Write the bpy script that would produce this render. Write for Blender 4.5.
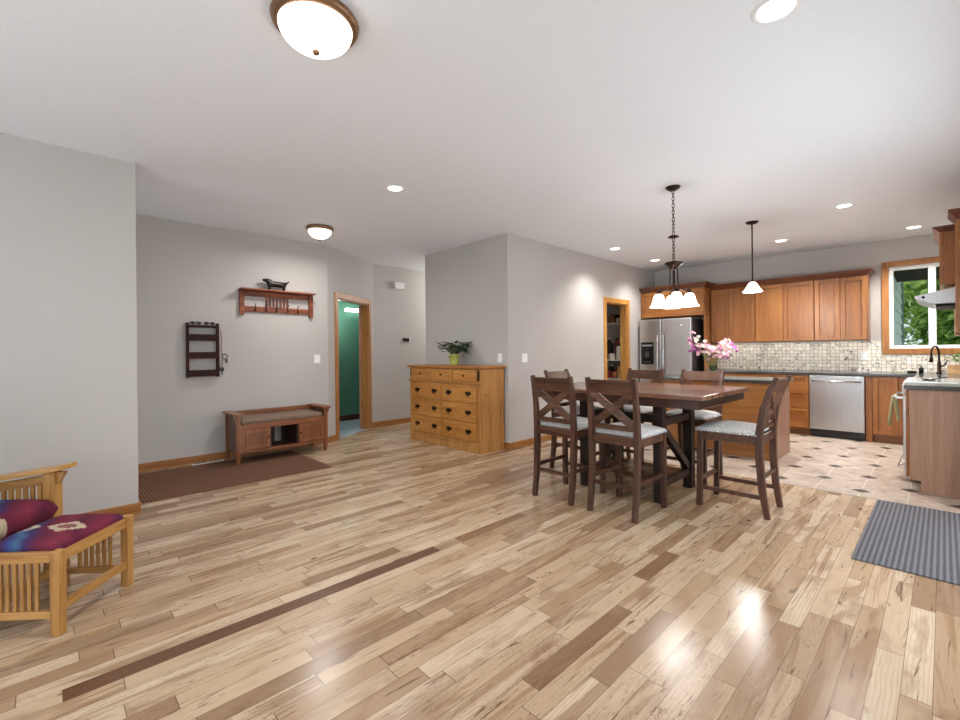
import bpy, bmesh, math, random
from mathutils import Vector, Matrix
random.seed(7)
for o in list(bpy.data.objects): bpy.data.objects.remove(o)
S = bpy.context.scene
COL = S.collection
PI = math.pi
# ------------------------------------------------------------------ camera
cam_d = bpy.data.cameras.new('camera'); cam = bpy.data.objects.new('camera', cam_d); COL.objects.link(cam)
cam_d.sensor_width = 36; cam_d.lens = 36 * 449.9 / 960; cam_d.clip_start = .05; cam_d.clip_end = 200
cam_d.shift_y = -(360 - 352.5) / 960
T, ROLL = .8009, -.0092
cam.matrix_world = Matrix.Translation((0, 0, 1.24)) @ Matrix.Rotation(T, 4, 'Z') @ Matrix.Rotation(PI / 2, 4, 'X') @ Matrix.Rotation(ROLL, 4, 'Z')
S.camera = cam
# ------------------------------------------------------------------ exposure, world, daylight
vs = S.view_settings; vs.view_transform = 'Standard'; vs.look = 'None'; vs.gamma = 1; vs.use_curve_mapping = False
vs.exposure = 0.08
W = bpy.data.worlds.new('world'); S.world = W; W.use_nodes = True
bg = W.node_tree.nodes['Background']; bg.inputs['Color'].default_value = (.80, .90, 1, 1); bg.inputs['Strength'].default_value = 1.6
def light(name, kind, loc, rot, energy, color=(1, 1, 1), **k):
    d = bpy.data.lights.new(name, kind); d.energy = energy; d.color = color
    for a, b in k.items(): setattr(d, a, b)
    o = bpy.data.objects.new(name, d); COL.objects.link(o); o.location = loc; o.rotation_euler = rot
    return o
light('sunlight', 'SUN', (0, -8, 12), (math.radians(42), 0, math.radians(-12)), 2.2, (1, .95, .86), angle=.05)
DAY = (.86, .94, 1)
light('window_daylight', 'AREA', (-2.0, -2.72, 1.25), (PI / 2, 0, 0), 60, DAY, shape='RECTANGLE', size=3.3, size_y=1.8)      # shines +Y
light('patio_door_daylight', 'AREA', (.50, 3.35, 1.05), (0, PI / 2, 0), 34, DAY, shape='RECTANGLE', size=2.0, size_y=2.5)   # shines -X
light('side_window_daylight', 'AREA', (.50, -.5, 1.25), (0, PI / 2, 0), 20, DAY, shape='RECTANGLE', size=1.8, size_y=2.6)
light('front_door_daylight', 'AREA', (-5.3, -1.3, 1.2), (PI / 2, 0, 0), 12, DAY, shape='RECTANGLE', size=.6, size_y=1.6)
LAMP = (1, .985, .965)
K = 2.754

# ------------------------------------------------------------------ mesh helpers
class M:
    def __init__(s): s.bm = bmesh.new()
    def _v(s, vs, fs, smooth=False):
        bv = [s.bm.verts.new(v) for v in vs]
        for f in fs:
            try:
                q = s.bm.faces.new([bv[i] for i in f]); q.smooth = smooth
            except ValueError: pass
        return s
    def bx(s, x0, x1, y0, y1, z0, z1):
        x0, x1 = sorted((x0, x1)); y0, y1 = sorted((y0, y1)); z0, z1 = sorted((z0, z1))
        v = [(x, y, z) for z in (z0, z1) for y in (y0, y1) for x in (x0, x1)]
        return s._v(v, [(0, 2, 3, 1), (4, 5, 7, 6), (0, 1, 5, 4), (2, 6, 7, 3), (0, 4, 6, 2), (1, 3, 7, 5)])
    def hexa(s, bot, top):
        return s._v(list(bot) + list(top), [(3, 2, 1, 0), (4, 5, 6, 7), (0, 1, 5, 4), (1, 2, 6, 5), (2, 3, 7, 6), (3, 0, 4, 7)])
    def beam(s, p0, p1, w, t, up=(0, 0, 1), w1=None, t1=None):
        p0, p1 = Vector(p0), Vector(p1); d = (p1 - p0).normalized(); u = Vector(up)
        a = d.cross(u).normalized(); b = a.cross(d).normalized(); w1 = w1 or w; t1 = t1 or t
        q = lambda p, w, t: [p - a * w / 2 - b * t / 2, p + a * w / 2 - b * t / 2, p + a * w / 2 + b * t / 2, p - a * w / 2 + b * t / 2]
        return s.hexa(q(p0, w, t), q(p1, w1, t1))
    def strip(s, pts, w, t, wax=(1, 0, 0)):
        # a bent bar of rectangular section; wax is its width axis
        wa = Vector(wax).normalized(); P = [Vector(p) for p in pts]; rings = []; v = []
        for i, p in enumerate(P):
            d = (P[min(i + 1, len(P) - 1)] - P[max(i - 1, 0)]).normalized(); n = wa.cross(d).normalized()
            ww = w[i] if isinstance(w, (list, tuple)) else w; tt = t[i] if isinstance(t, (list, tuple)) else t
            v += [p - wa * ww / 2 - n * tt / 2, p + wa * ww / 2 - n * tt / 2, p + wa * ww / 2 + n * tt / 2, p - wa * ww / 2 + n * tt / 2]
        f = [(3, 2, 1, 0)]
        for i in range(len(P) - 1):
            a = 4 * i
            for k in range(4): f.append((a + k, a + (k + 1) % 4, a + 4 + (k + 1) % 4, a + 4 + k))
        n = 4 * (len(P) - 1); f.append((n, n + 1, n + 2, n + 3))
        return s._v(v, f)
    def lathe(s, prof, n=24, c=(0, 0, 0), close=True):
        v = []; f = []; m = len(prof)
        for r, z in prof:
            for k in range(n):
                a = 2 * PI * k / n; v.append((c[0] + r * math.cos(a), c[1] + r * math.sin(a), c[2] + z))
        for i in range(m - 1):
            for k in range(n): f.append((i * n + k, i * n + (k + 1) % n, (i + 1) * n + (k + 1) % n, (i + 1) * n + k))
        if close:
            if prof[0][0] > 1e-4: f.append(tuple(range(n))[::-1])
            if prof[-1][0] > 1e-4: f.append(tuple((m - 1) * n + k for k in range(n)))
        s._v(v, f, True); return s
    def tube(s, pts, r, n=8):
        P = [Vector(p) for p in pts]; v = []; f = []; prev = None
        for i, p in enumerate(P):
            d = (P[min(i + 1, len(P) - 1)] - P[max(i - 1, 0)]).normalized()
            if prev is None:
                a = d.cross(Vector((0, 0, 1)));
                if a.length < .1: a = d.cross(Vector((1, 0, 0)))
            else: a = prev - d * prev.dot(d)
            a.normalize(); prev = a; b = d.cross(a); rr = r[i] if isinstance(r, (list, tuple)) else r
            for k in range(n):
                t = 2 * PI * k / n; v.append(p + (a * math.cos(t) + b * math.sin(t)) * rr)
        for i in range(len(P) - 1):
            for k in range(n): f.append((i * n + k, i * n + (k + 1) % n, (i + 1) * n + (k + 1) % n, (i + 1) * n + k))
        f.append(tuple(range(n))[::-1]); f.append(tuple((len(P) - 1) * n + k for k in range(n)))
        return s._v(v, f, True)
    def prism(s, pts, a, b, axis='z'):
        n = len(pts)
        m = {'z': lambda p, h: (p[0], p[1], h), 'x': lambda p, h: (h, p[0], p[1]), 'y': lambda p, h: (p[0], h, p[1])}[axis]
        v = [m(p, a) for p in pts] + [m(p, b) for p in pts]
        f = [tuple(range(n))[::-1], tuple(range(n, 2 * n))] + [(i, (i + 1) % n, n + (i + 1) % n, n + i) for i in range(n)]
        return s._v(v, f)
    def blob(s, c, r, n=12, m=8):
        prof = [(max(math.sin(PI * i / m), 1e-5), -math.cos(PI * i / m)) for i in range(m + 1)]
        b0 = len(s.bm.verts); s.lathe([(max(p[0], 1e-4), p[1]) for p in prof], n, close=False); s.bm.verts.ensure_lookup_table()
        for v in list(s.bm.verts)[b0:]:
            v.co = Vector((v.co.x * r[0] + c[0], v.co.y * r[1] + c[1], v.co.z * r[2] + c[2]))
        return s
    def cushion(s, x0, x1, y0, y1, z0, z1, crown=.02, n=14, p=5):
        # pillow box with rounded edges and a crowned top
        v = []; f = []
        cx, cy, hx, hy = (x0 + x1) / 2, (y0 + y1) / 2, (x1 - x0) / 2, (y1 - y0) / 2
        for side in (0, 1):
            for j in range(n + 1):
                for i in range(n + 1):
                    a = -1 + 2 * i / n; b = -1 + 2 * j / n
                    a2 = math.sin(a * PI / 2); b2 = math.sin(b * PI / 2)
                    e = max(0, (1 - abs(a2) ** p) * (1 - abs(b2) ** p)) ** .45
                    zc = (z0 + z1) / 2; h = (z1 - z0) / 2
                    z = zc + (h * e + crown * (1 - a2 * a2) * (1 - b2 * b2) * e) if side else zc - h * e
                    v.append((cx + hx * a2, cy + hy * b2, z))
        N = (n + 1) ** 2
        for j in range(n):
            for i in range(n):
                q = j * (n + 1) + i
                f.append((N + q, N + q + 1, N + q + n + 2, N + q + n + 1)); f.append((q, q + n + 1, q + n + 2, q + 1))
        s._v(v, f, True); bmesh.ops.remove_doubles(s.bm, verts=s.bm.verts, dist=1e-5); return s

def link(name, mb, mat, parent=None, bevel=0, loc=None):
    me = bpy.data.meshes.new(name); bmesh.ops.recalc_face_normals(mb.bm, faces=mb.bm.faces); mb.bm.to_mesh(me); mb.bm.free()
    me.materials.append(mat); o = bpy.data.objects.new(name, me); COL.objects.link(o)
    if parent is not None: o.parent = parent
    if loc: o.location = loc
    if bevel:
        b = o.modifiers.new('edge', 'BEVEL'); b.width = bevel; b.segments = 2; b.limit_method = 'ANGLE'; b.angle_limit = math.radians(50)
    return o
def tag(o, label, cat, group=None):
    o['label'] = label; o['category'] = cat
    if group: o['group'] = group
    return o
def thing(name, label, cat, loc=(0, 0, 0), rz=0, group=None):
    o = bpy.data.objects.new(name, None); COL.objects.link(o); o.empty_display_size = .1
    o.location = loc; o.rotation_euler = (0, 0, rz); return tag(o, label, cat, group)
def struct(name, mb, mat, parent=None, bevel=0):
    o = link(name, mb, mat, parent, bevel)
    if parent is None: o['kind'] = 'structure'
    return o
def dup(root, loc, rz=0, label=None):
    r = root.copy(); COL.objects.link(r); r.location = loc; r.rotation_euler = (0, 0, rz)
    if label: r['label'] = label
    for ch in list(root.children):
        c = ch.copy(); COL.objects.link(c); c.parent = r
        for g in list(ch.children):
            d = g.copy(); COL.objects.link(d); d.parent = c
    return r

# ------------------------------------------------------------------ materials
def lin(c):
    if isinstance(c, str): c = tuple(int(c[i:i + 2], 16) / 255 for i in (0, 2, 4))
    return tuple((x / 12.92 if x <= .04045 else ((x + .055) / 1.055) ** 2.4) for x in c) + (1,)
class N:
    def __init__(s, name):
        s.m = bpy.data.materials.new(name); s.m.use_nodes = True; s.t = s.m.node_tree; s.b = s.t.nodes['Principled BSDF']
    def n(s, typ, **k):
        o = s.t.nodes.new(typ)
        for a, b in k.items():
            if a.startswith('i_'):
                key = a[2:]; key = int(key) if key.isdigit() else key.replace('_', ' ')
                s.put(o.inputs[key], b)
            else: setattr(o, a, b)
        return o
    def put(s, inp, v):
        if hasattr(v, 'is_output') or isinstance(v, bpy.types.NodeSocket): s.t.links.new(v, inp)
        else: inp.default_value = v
    def math(s, op, a, b=None, c=None, clamp=False):
        o = s.t.nodes.new('ShaderNodeMath'); o.operation = op; o.use_clamp = clamp
        for i, v in enumerate((a, b, c)):
            if v is not None: s.put(o.inputs[i], v)
        return o.outputs[0]
    def mix(s, f, a, b, mode='MIX'):
        o = s.t.nodes.new('ShaderNodeMix'); o.data_type = 'RGBA'; o.blend_type = mode
        s.put(o.inputs[0], f); s.put(o.inputs[6], a); s.put(o.inputs[7], b); return o.outputs[2]
    def ramp(s, f, stops, interp='LINEAR'):
        o = s.t.nodes.new('ShaderNodeValToRGB'); o.color_ramp.interpolation = interp; s.put(o.inputs[0], f)
        e = o.color_ramp.elements
        while len(e) < len(stops): e.new(.5)
        for i, (p, c) in enumerate(stops): e[i].position = p; e[i].color = c if len(c) == 4 else lin(c)
        return o.outputs[0]
    def coord(s, which='Object'): return s.n('ShaderNodeTexCoord').outputs[which]
    def xyz(s, v=None):
        o = s.n('ShaderNodeSeparateXYZ'); s.put(o.inputs[0], v or s.coord()); return o.outputs
    def vec(s, x, y, z):
        o = s.n('ShaderNodeCombineXYZ')
        for i, v in enumerate((x, y, z)): s.put(o.inputs[i], v)
        return o.outputs[0]
    def noise(s, v, scale, detail=3, rough=.5, col=False, dist=0):
        o = s.n('ShaderNodeTexNoise'); s.put(o.inputs['Vector'], v); o.inputs['Scale'].default_value = scale; o.inputs['Detail'].default_value = detail
        o.inputs['Roughness'].default_value = rough; o.inputs['Distortion'].default_value = dist
        return o.outputs['Color' if col else 'Fac']
    def scale(s, v, sc):
        o = s.n('ShaderNodeMapping'); s.put(o.inputs['Vector'], v); o.inputs['Scale'].default_value = sc; return o.outputs[0]
    def rand(s, v):
        o = s.n('ShaderNodeTexWhiteNoise'); o.noise_dimensions = '3D'; s.put(o.inputs['Vector'], v); return o.outputs['Value']
    def bump(s, h, strength=.2, dist=.01):
        o = s.n('ShaderNodeBump'); o.inputs['Strength'].default_value = strength; o.inputs['Distance'].default_value = dist; s.put(o.inputs['Height'], h)
        s.t.links.new(o.outputs[0], s.b.inputs['Normal'])
    def out(s, base=None, rough=None, metal=None, spec=None, **k):
        for key, v in (('Base Color', base), ('Roughness', rough), ('Metallic', metal), ('Specular IOR Level', spec)):
            if v is not None: s.put(s.b.inputs[key], v)
        for a, b in k.items(): s.put(s.b.inputs[a.replace('_', ' ')], b)
        return s.m
def plain(name, c, rough=.6, metal=0, var=.06, spec=.5, **k):
    m = N(name); base = lin(c)
    nz = m.noise(m.coord(), 14, 2)
    dark = tuple(x * (1 - var) for x in base[:3]) + (1,); lite = tuple(min(1, x * (1 + var)) for x in base[:3]) + (1,)
    return m.out(m.ramp(nz, [(.3, dark), (.7, lite)]), rough, metal, spec, **k)
def wood(name, lo, mid, hi, axis='z', rough=.38, sc=9, knots=False, spec=.5):
    m = N(name); st = {'x': (.07, 1, 1), 'y': (1, .07, 1), 'z': (1, 1, .07)}[axis]
    oi = m.n('ShaderNodeObjectInfo').outputs['Random']
    v = m.n('ShaderNodeVectorMath', operation='ADD'); m.put(v.inputs[0], m.coord()); m.put(v.inputs[1], m.vec(oi, oi, oi))
    v = m.scale(v.outputs[0], st)
    g = m.noise(v, sc * 5, 5, .6, dist=1.2); big = m.noise(v, sc, 2, .5)
    f = m.math('ADD', m.math('MULTIPLY', g, .6), m.math('MULTIPLY', big, .4))
    c = m.ramp(f, [(.36, lin(lo)), (.5, lin(mid)), (.64, lin(hi))])
    if knots:
        vo = m.n('ShaderNodeTexVoronoi'); m.put(vo.inputs['Vector'], m.scale(m.coord(), (1, 1, .75))); vo.inputs['Scale'].default_value = 6
        k = m.ramp(vo.outputs['Distance'], [(.05, (1, 1, 1, 1)), (.11, (0, 0, 0, 1))]); c = m.mix(m.math('MULTIPLY', k, .75), c, lin('6a3a14'))
    m.bump(g, .05, .002)
    return m.out(c, rough, 0, spec)
def glow(name, c, s):
    m = N(name); nz = m.noise(m.coord(), 5, 1)
    return m.out(lin('ffffff'), .4, Emission_Color=m.ramp(nz, [(.2, lin(c)), (.8, lin(c))]), Emission_Strength=s)

WALL = N('wall_paint'); h = WALL.noise(WALL.coord(), 120, 2); WALL.bump(h, .06, .002)
WALL = WALL.out(WALL.ramp(WALL.noise(WALL.coord(), 1.5, 1), [(.3, lin('bab5b0')), (.7, lin('bdb8b3'))]), .75, 0, .25)
CEIL = N('ceiling_paint'); h = CEIL.noise(CEIL.coord(), 55, 3, .6); CEIL.bump(h, .25, .004)
CEIL = CEIL.out(CEIL.ramp(h, [(.3, lin('e9ebef')), (.7, lin('eceef2'))]), .85, 0, .2)
GREEN = plain('green_wall_paint', '528570', .7, var=.03)
WHITE = plain('white_plastic', 'e9e9e7', .4, var=.02)
VINYL = plain('white_vinyl', 'f2f3f2', .35, var=.02)
BLACK = plain('black_metal', '15130f', .45, .6)
BLACKP = plain('black_plastic', '121213', .25)
BRONZE = plain('oil_rubbed_bronze', '33231a', .35, .7, var=.2)
BRONZE2 = plain('antique_bronze_rim', '8a6a50', .35, .75, var=.15)
CHROME = plain('chrome_metal', 'cfd0d2', .2, .95, var=.03)
def steel(name, ax):
    m = N(name); st = {'z': (60, 60, 1), 'x': (1, 60, 60)}[ax]
    g = m.noise(m.scale(m.coord(), st), 4, 2)
    return m.out(m.ramp(g, [(.3, lin('b4b4b4')), (.7, lin('c6c6c6'))]), .30, .9)
STEEL = steel('brushed_stainless', 'z')
OAKX, OAKY, OAKZ = [wood('honey_oak_' + a, 'a9692a', 'c5853e', 'd59a52', a, .4) for a in 'xyz']
TRIM = wood('oak_trim', '8a5626', 'a66e38', 'b68048', 'z', .4)
BASEB = wood('oak_baseboard', '885424', 'a26a34', 'b47c46', 'y', .4)
MISX, MISY, MISZ = [wood('mission_oak_' + a, '8d5f2e', 'ac7d42', 'bf9255', a, .38) for a in 'xyz']
PINE = wood('knotty_pine_side', '8f5f2c', 'b17c40', 'c29254', 'z', .42, knots=True)
PINEX = wood('knotty_pine_front', '8c5824', 'ab7234', 'bc8646', 'x', .42, knots=True)
CABZ = wood('cherry_cabinet_z', '764620', '8d5829', '9e6734', 'z', .32, 5)
CABX = wood('cherry_cabinet_x', '764620', '8d5829', '9e6734', 'x', .32, 5)
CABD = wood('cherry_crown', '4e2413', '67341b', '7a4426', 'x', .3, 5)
PANELZ = wood('maple_end_panel', '8b6650', '9a745c', 'a8836b', 'z', .4, 4)
CHR = wood('walnut_chair', '33201a', '4a3024', '604232', 'z', .42, 6, spec=.28)
CHX = wood('walnut_chair_rail', '39241a', '523526', '6a4836', 'x', .42, 6, spec=.28)
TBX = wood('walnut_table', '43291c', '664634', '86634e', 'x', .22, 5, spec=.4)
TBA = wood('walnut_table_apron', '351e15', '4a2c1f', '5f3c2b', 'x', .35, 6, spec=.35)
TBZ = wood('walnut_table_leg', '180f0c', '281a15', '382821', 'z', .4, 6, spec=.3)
BENY = wood('russet_bench_y', '5e2e16', '7f4a28', '9a6238', 'y', .35, 6)
BENZ = wood('russet_bench_z', '5e2e16', '7f4a28', '9a6238', 'z', .35, 6)
DRK = wood('dark_rack_wood', '1d0c08', '32140d', '4a2015', 'y', .6, 8, spec=.2)
RACKY = wood('red_oak_rack', '4e1e10', '7a3a1c', '9c5628', 'y', .5, 8)
GLASS = N('window_glass').out((1, 1, 1, 1), 0, 0, .5, Transmission_Weight=1, IOR=1.05, Alpha=.25)
VGLASS = N('vase_glass').out((.93, 1, .95, 1), .02, 0, .5, Transmission_Weight=1, IOR=1.12)

def floor_mat():
    m = N('maple_plank_floor'); x, y, z = m.xyz()
    w = .0835
    u = m.math('DIVIDE', m.math('ADD', x, 2.29 + w * 60), w); row = m.math('FLOOR', u); fu = m.math('FRACT', u)
    rr = m.rand(m.vec(row, 3.3, 0)); L = .72
    yy = m.math('ADD', m.math('DIVIDE', y, L), m.math('MULTIPLY', row, 13.37))
    vo = m.n('ShaderNodeTexVoronoi'); vo.voronoi_dimensions = '1D'; m.put(vo.inputs['W'], yy); vo.inputs['Scale'].default_value = 1
    ve = m.n('ShaderNodeTexVoronoi'); ve.voronoi_dimensions = '1D'; ve.feature = 'DISTANCE_TO_EDGE'; m.put(ve.inputs['W'], yy); ve.inputs['Scale'].default_value = 1
    pos = vo.outputs['W']
    rnd = m.rand(m.vec(row, pos, 1.0)); rnd2 = m.rand(m.vec(row, pos, 7.0))
    # grain
    gv = m.vec(m.math('ADD', x, m.math('MULTIPLY', rnd, 9)), m.math('ADD', m.math('MULTIPLY', y, .09), m.math('MULTIPLY', rnd2, 31)), rnd)
    g1 = m.noise(gv, 55, 4, .6, dist=.6); g2 = m.noise(gv, 11, 3, .5, dist=1.6)
    base = m.ramp(rnd, [(0, lin('8f7258')), (.12, lin('a68a6d')), (.3, lin('b99e80')), (.55, lin('c6ae92')), (.8, lin('d0bba0')), (1, lin('b89b7c'))])
    c = m.mix(m.math('MULTIPLY', g1, .5), base, lin('8d6f55'))
    c = m.mix(m.math('MULTIPLY', m.ramp(g2, [(.50, (0, 0, 0, 1)), (.60, (1, 1, 1, 1))]), m.math('MULTIPLY', m.math('GREATER_THAN', rnd2, .4), .65)), c, lin('866547'))
    # dark heart streaks inside some planks
    st = m.noise(gv, 16, 3, .7, dist=2.6)
    smask = m.math('MULTIPLY', m.ramp(st, [(.62, (0, 0, 0, 1)), (.68, (1, 1, 1, 1))]), .8)
    c = m.mix(smask, c, lin('543826'))
    th = m.noise(gv, 30, 2, .6, dist=3)
    c = m.mix(m.math('MULTIPLY', m.ramp(th, [(.485, (0, 0, 0, 1)), (.50, (1, 1, 1, 1)), (.515, (0, 0, 0, 1))]), m.math('MULTIPLY', m.math('GREATER_THAN', rnd2, .62), .7)), c, lin('4a3222'))
    # cathedral swirls
    wv = m.n('ShaderNodeTexWave'); wv.wave_type = 'BANDS'; wv.bands_direction = 'X'; m.put(wv.inputs['Vector'], m.vec(m.math('ADD', x, rnd), m.math('ADD', m.math('MULTIPLY', y, .22), m.math('MULTIPLY', rnd, 5)), rnd2))
    wv.inputs['Scale'].default_value = 22; wv.inputs['Distortion'].default_value = 9; wv.inputs['Detail'].default_value = 2; wv.inputs['Detail Scale'].default_value = .5
    c = m.mix(m.math('MULTIPLY', m.ramp(wv.outputs['Fac'], [(.55, (0, 0, 0, 1)), (.95, (1, 1, 1, 1))]), m.math('MULTIPLY', m.math('GREATER_THAN', rnd, .5), .20)), c, lin('7d5f45'))
    # a few all-dark boards
    c = m.mix(m.math('MULTIPLY', m.math('GREATER_THAN', m.rand(m.vec(row, pos, 3.0)), .91), .6), c, lin('6f5039'))
    # long soft heartwood shading
    lg = m.noise(m.vec(m.math('ADD', x, m.math('MULTIPLY', rnd2, 7)), m.math('ADD', m.math('MULTIPLY', y, .35), m.math('MULTIPLY', rnd, 11)), row), 7, 3, .6, dist=.8)
    c = m.mix(m.math('MULTIPLY', m.ramp(lg, [(.52, (0, 0, 0, 1)), (.66, (1, 1, 1, 1))]), .45), c, lin('7c5d43'))
    # knots
    kn = m.n('ShaderNodeTexVoronoi'); m.put(kn.inputs['Vector'], m.vec(x, m.math('MULTIPLY', y, .6), 0)); kn.inputs['Scale'].default_value = 3.4
    kk = m.math('ADD', kn.outputs['Distance'], m.math('MULTIPLY', m.noise(m.vec(x, y, 0), 60, 2), .06))
    kmask = m.math('MULTIPLY', m.ramp(kk, [(.06, (1, 1, 1, 1)), (.095, (0, 0, 0, 1))]), .85)
    c = m.mix(kmask, c, lin('3d271a'))
    # the single long walnut board
    inx = m.math('MULTIPLY', m.math('GREATER_THAN', x, -2.29), m.math('LESS_THAN', x, -2.29 + w))
    iny = m.math('MULTIPLY', m.math('GREATER_THAN', y, .04), m.math('LESS_THAN', y, 1.78))
    ins = m.math('MULTIPLY', inx, iny)
    c = m.mix(ins, c, m.mix(m.math('MULTIPLY', g1, .7), lin('6b4a34'), lin('4a3222')))
    # seams
    e1 = m.math('LESS_THAN', m.math('MINIMUM', fu, m.math('SUBTRACT', 1, fu)), .012)
    e2 = m.math('MULTIPLY', m.math('LESS_THAN', ve.outputs['Distance'], .0022), m.math('SUBTRACT', 1, ins))
    seam = m.math('MAXIMUM', e1, e2)
    c = m.mix(m.math('MULTIPLY', seam, .7), c, lin('3d2c20'))
    m.bump(m.math('SUBTRACT', m.math('MULTIPLY', g1, .2), seam), .12, .002)
    ro = m.math('ADD', .17, m.math('MULTIPLY', m.noise(m.scale(m.coord(), (6, .8, 1)), 3, 2), .14))
    return m.out(c, ro, 0, .38)
def tile_mat():
    m = N('travertine_tile_floor'); x, y, z = m.xyz(); P = .4243
    u = m.math('DIVIDE', m.math('ADD', x, 1.1087), .2983); v = m.math('DIVIDE', m.math('SUBTRACT', y, 5.11), .3015)
    iu = m.math('ROUND', u); iv = m.math('ROUND', v)
    du = m.math('ABSOLUTE', m.math('SUBTRACT', u, iu)); dv = m.math('ABSOLUTE', m.math('SUBTRACT', v, iv)); ad = m.math('ADD', du, dv)
    even = m.math('LESS_THAN', m.math('ABSOLUTE', m.math('SUBTRACT', m.math('FRACT', m.math('MULTIPLY', m.math('ADD', m.math('ADD', iu, iv), 100), .5)), 0)), .25)
    r = m.rand(m.vec(m.math('FLOOR', u), m.math('FLOOR', v), 0))
    cloud = m.noise(m.vec(x, y, r), 6, 5, .65, dist=.6)
    c = m.ramp(cloud, [(.3, lin('86766a')), (.5, lin('a89889')), (.7, lin('bcafa1'))])
    c = m.mix(m.math('MULTIPLY', r, .35), c, lin('a18d7b'))
    grout = m.math('LESS_THAN', m.math('MINIMUM', du, dv), .010)
    g2 = m.math('MULTIPLY', even, m.math('MULTIPLY', m.math('LESS_THAN', ad, .27), m.math('GREATER_THAN', ad, .245)))
    g = m.math('MAXIMUM', grout, g2)
    c = m.mix(m.math('MULTIPLY', g, .7), c, lin('d5cabd'))
    c = m.mix(m.math('MULTIPLY', even, m.math('LESS_THAN', ad, .245)), c, lin('41352c'))
    m.bump(m.math('SUBTRACT', cloud, g), .1, .003)
    return m.out(c, .38, 0, .45)
def mosaic_mat():
    m = N('stone_mosaic_tile'); x, y, z = m.xyz(); P = .0512
    u = m.math('DIVIDE', x, P); v = m.math('DIVIDE', z, P)
    fu = m.math('FRACT', m.math('ADD', u, 100)); fv = m.math('FRACT', v)
    cell = m.vec(m.math('FLOOR', m.math('ADD', u, 100)), m.math('FLOOR', v), 0); r = m.rand(cell)
    c = m.ramp(r, [(0, lin('dcd2be')), (.4, lin('ebe4d4')), (.75, lin('f3efe6')), (1, lin('e0d3bc'))])
    nz = m.noise(m.vec(x, 0, z), 42, 3, .6, dist=1)
    sel = m.math('GREATER_THAN', m.rand(m.vec(m.math('FLOOR', m.math('ADD', u, 100)), m.math('FLOOR', v), 5)), .5)
    c = m.mix(m.math('MULTIPLY', m.ramp(nz, [(.535, (0, 0, 0, 1)), (.58, (1, 1, 1, 1))]), m.math('MULTIPLY', sel, .95)), c, lin('4a3a2c'))
    g = m.math('MAXIMUM', m.math('GREATER_THAN', m.math('ABSOLUTE', m.math('SUBTRACT', fu, .5)), .44), m.math('GREATER_THAN', m.math('ABSOLUTE', m.math('SUBTRACT', fv, .5)), .44))
    c = m.mix(g, c, lin('aaa398'))
    m.bump(m.math('SUBTRACT', 1, g), .3, .003)
    return m.out(c, .35, 0, .45)
def fabric(name, a, b, sc=220):
    m = N(name); n1 = m.noise(m.coord(), sc, 2, .7); n2 = m.noise(m.coord(), sc * .25, 3, .7); m.bump(n1, .3, .002)
    return m.out(m.ramp(m.math('MULTIPLY', m.math('ADD', n1, n2), .5), [(.38, lin(a)), (.62, lin(b))]), .95, 0, .1)
def rib(name, a, b, axis, pitch):
    m = N(name); x, y, z = m.xyz(); s_ = m.math('SINE', m.math('MULTIPLY', x if axis == 'x' else y, 2 * PI / pitch))
    n1 = m.noise(m.coord(), 160, 3, .7); f = m.math('ADD', m.math('MULTIPLY', s_, .22), n1); m.bump(f, .6, .004)
    return m.out(m.ramp(f, [(.3, lin(a)), (.75, lin(b))]), .95, 0, .1)
def southwest():
    m = N('southwest_weave'); x, y, z = m.xyz()
    fine = m.noise(m.scale(m.coord(), (3, 60, 1)), 6, 2); band = m.math('ADD', y, m.math('MULTIPLY', m.math('SUBTRACT', m.noise(m.scale(m.coord(), (5, 1, 1)), 2, 2), .5), .12))
    t = m.math('FRACT', m.math('ADD', m.math('DIVIDE', m.math('ADD', band, m.math('MULTIPLY', x, -.55)), .46), .82))
    c = m.ramp(t, [(0, lin('5c2236')), (.22, lin('7a2c3c')), (.36, lin('4a2340')), (.45, lin('3a4a80')), (.52, lin('4a6a8c')), (.60, lin('3c3260')), (.72, lin('66243a')), (.88, lin('80303f')), (1, lin('5c2236'))])
    c = m.mix(m.math('MULTIPLY', fine, .35), c, lin('2c1a2c'))
    px = m.math('SUBTRACT', m.math('FRACT', m.math('ADD', m.math('DIVIDE', y, .21), .25)), .5); ax = m.math('SNAP', m.math('ABSOLUTE', m.math('MULTIPLY', px, .21)), .014)
    by = m.math('SNAP', m.math('ABSOLUTE', m.math('SUBTRACT', x, .025)), .012)
    dd = m.math('ADD', ax, m.math('MULTIPLY', by, 1.5))
    cream = m.math('MULTIPLY', m.math('LESS_THAN', dd, .082), m.math('SUBTRACT', 1, m.math('MULTIPLY', m.math('LESS_THAN', dd, .034), .8)))
    c = m.mix(m.math('MULTIPLY', cream, .9), c, lin('b9a88f'))
    m.bump(fine, .3, .003)
    return m.out(c, .9, 0, .15)
FLOOR, TILE, MOSAIC, SW = floor_mat(), tile_mat(), mosaic_mat(), southwest()
SEATF = fabric('grey_tweed', 'a5a3a1', 'dad7d3')
BENCHF = fabric('taupe_cushion', '6f5c50', '8d7867')
TOWEL = fabric('striped_towel', 'a8a878', 'cfc6a0', 120)
GMAT = rib('grey_ribbed_mat', '4b494b', '767377', 'x', .026)
BMAT = rib('brown_ribbed_rug', '54392a', '7a5a48', 'y', .024)
def granite():
    m = N('dark_granite'); n1 = m.noise(m.coord(), 180, 3, .8)
    return m.out(m.ramp(n1, [(.35, lin('2a2b2b')), (.55, lin('474847')), (.7, lin('6d6b66'))]), .16, 0, .5)
GRAN = granite()
SLATE = N('slate_tile'); nz = SLATE.noise(SLATE.scale(SLATE.coord(), (1, 3, 1)), 5, 4, .6); SLATE = SLATE.out(SLATE.ramp(nz, [(.35, lin('8494a0')), (.6, lin('b0bcc4'))]), .4)
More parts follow.
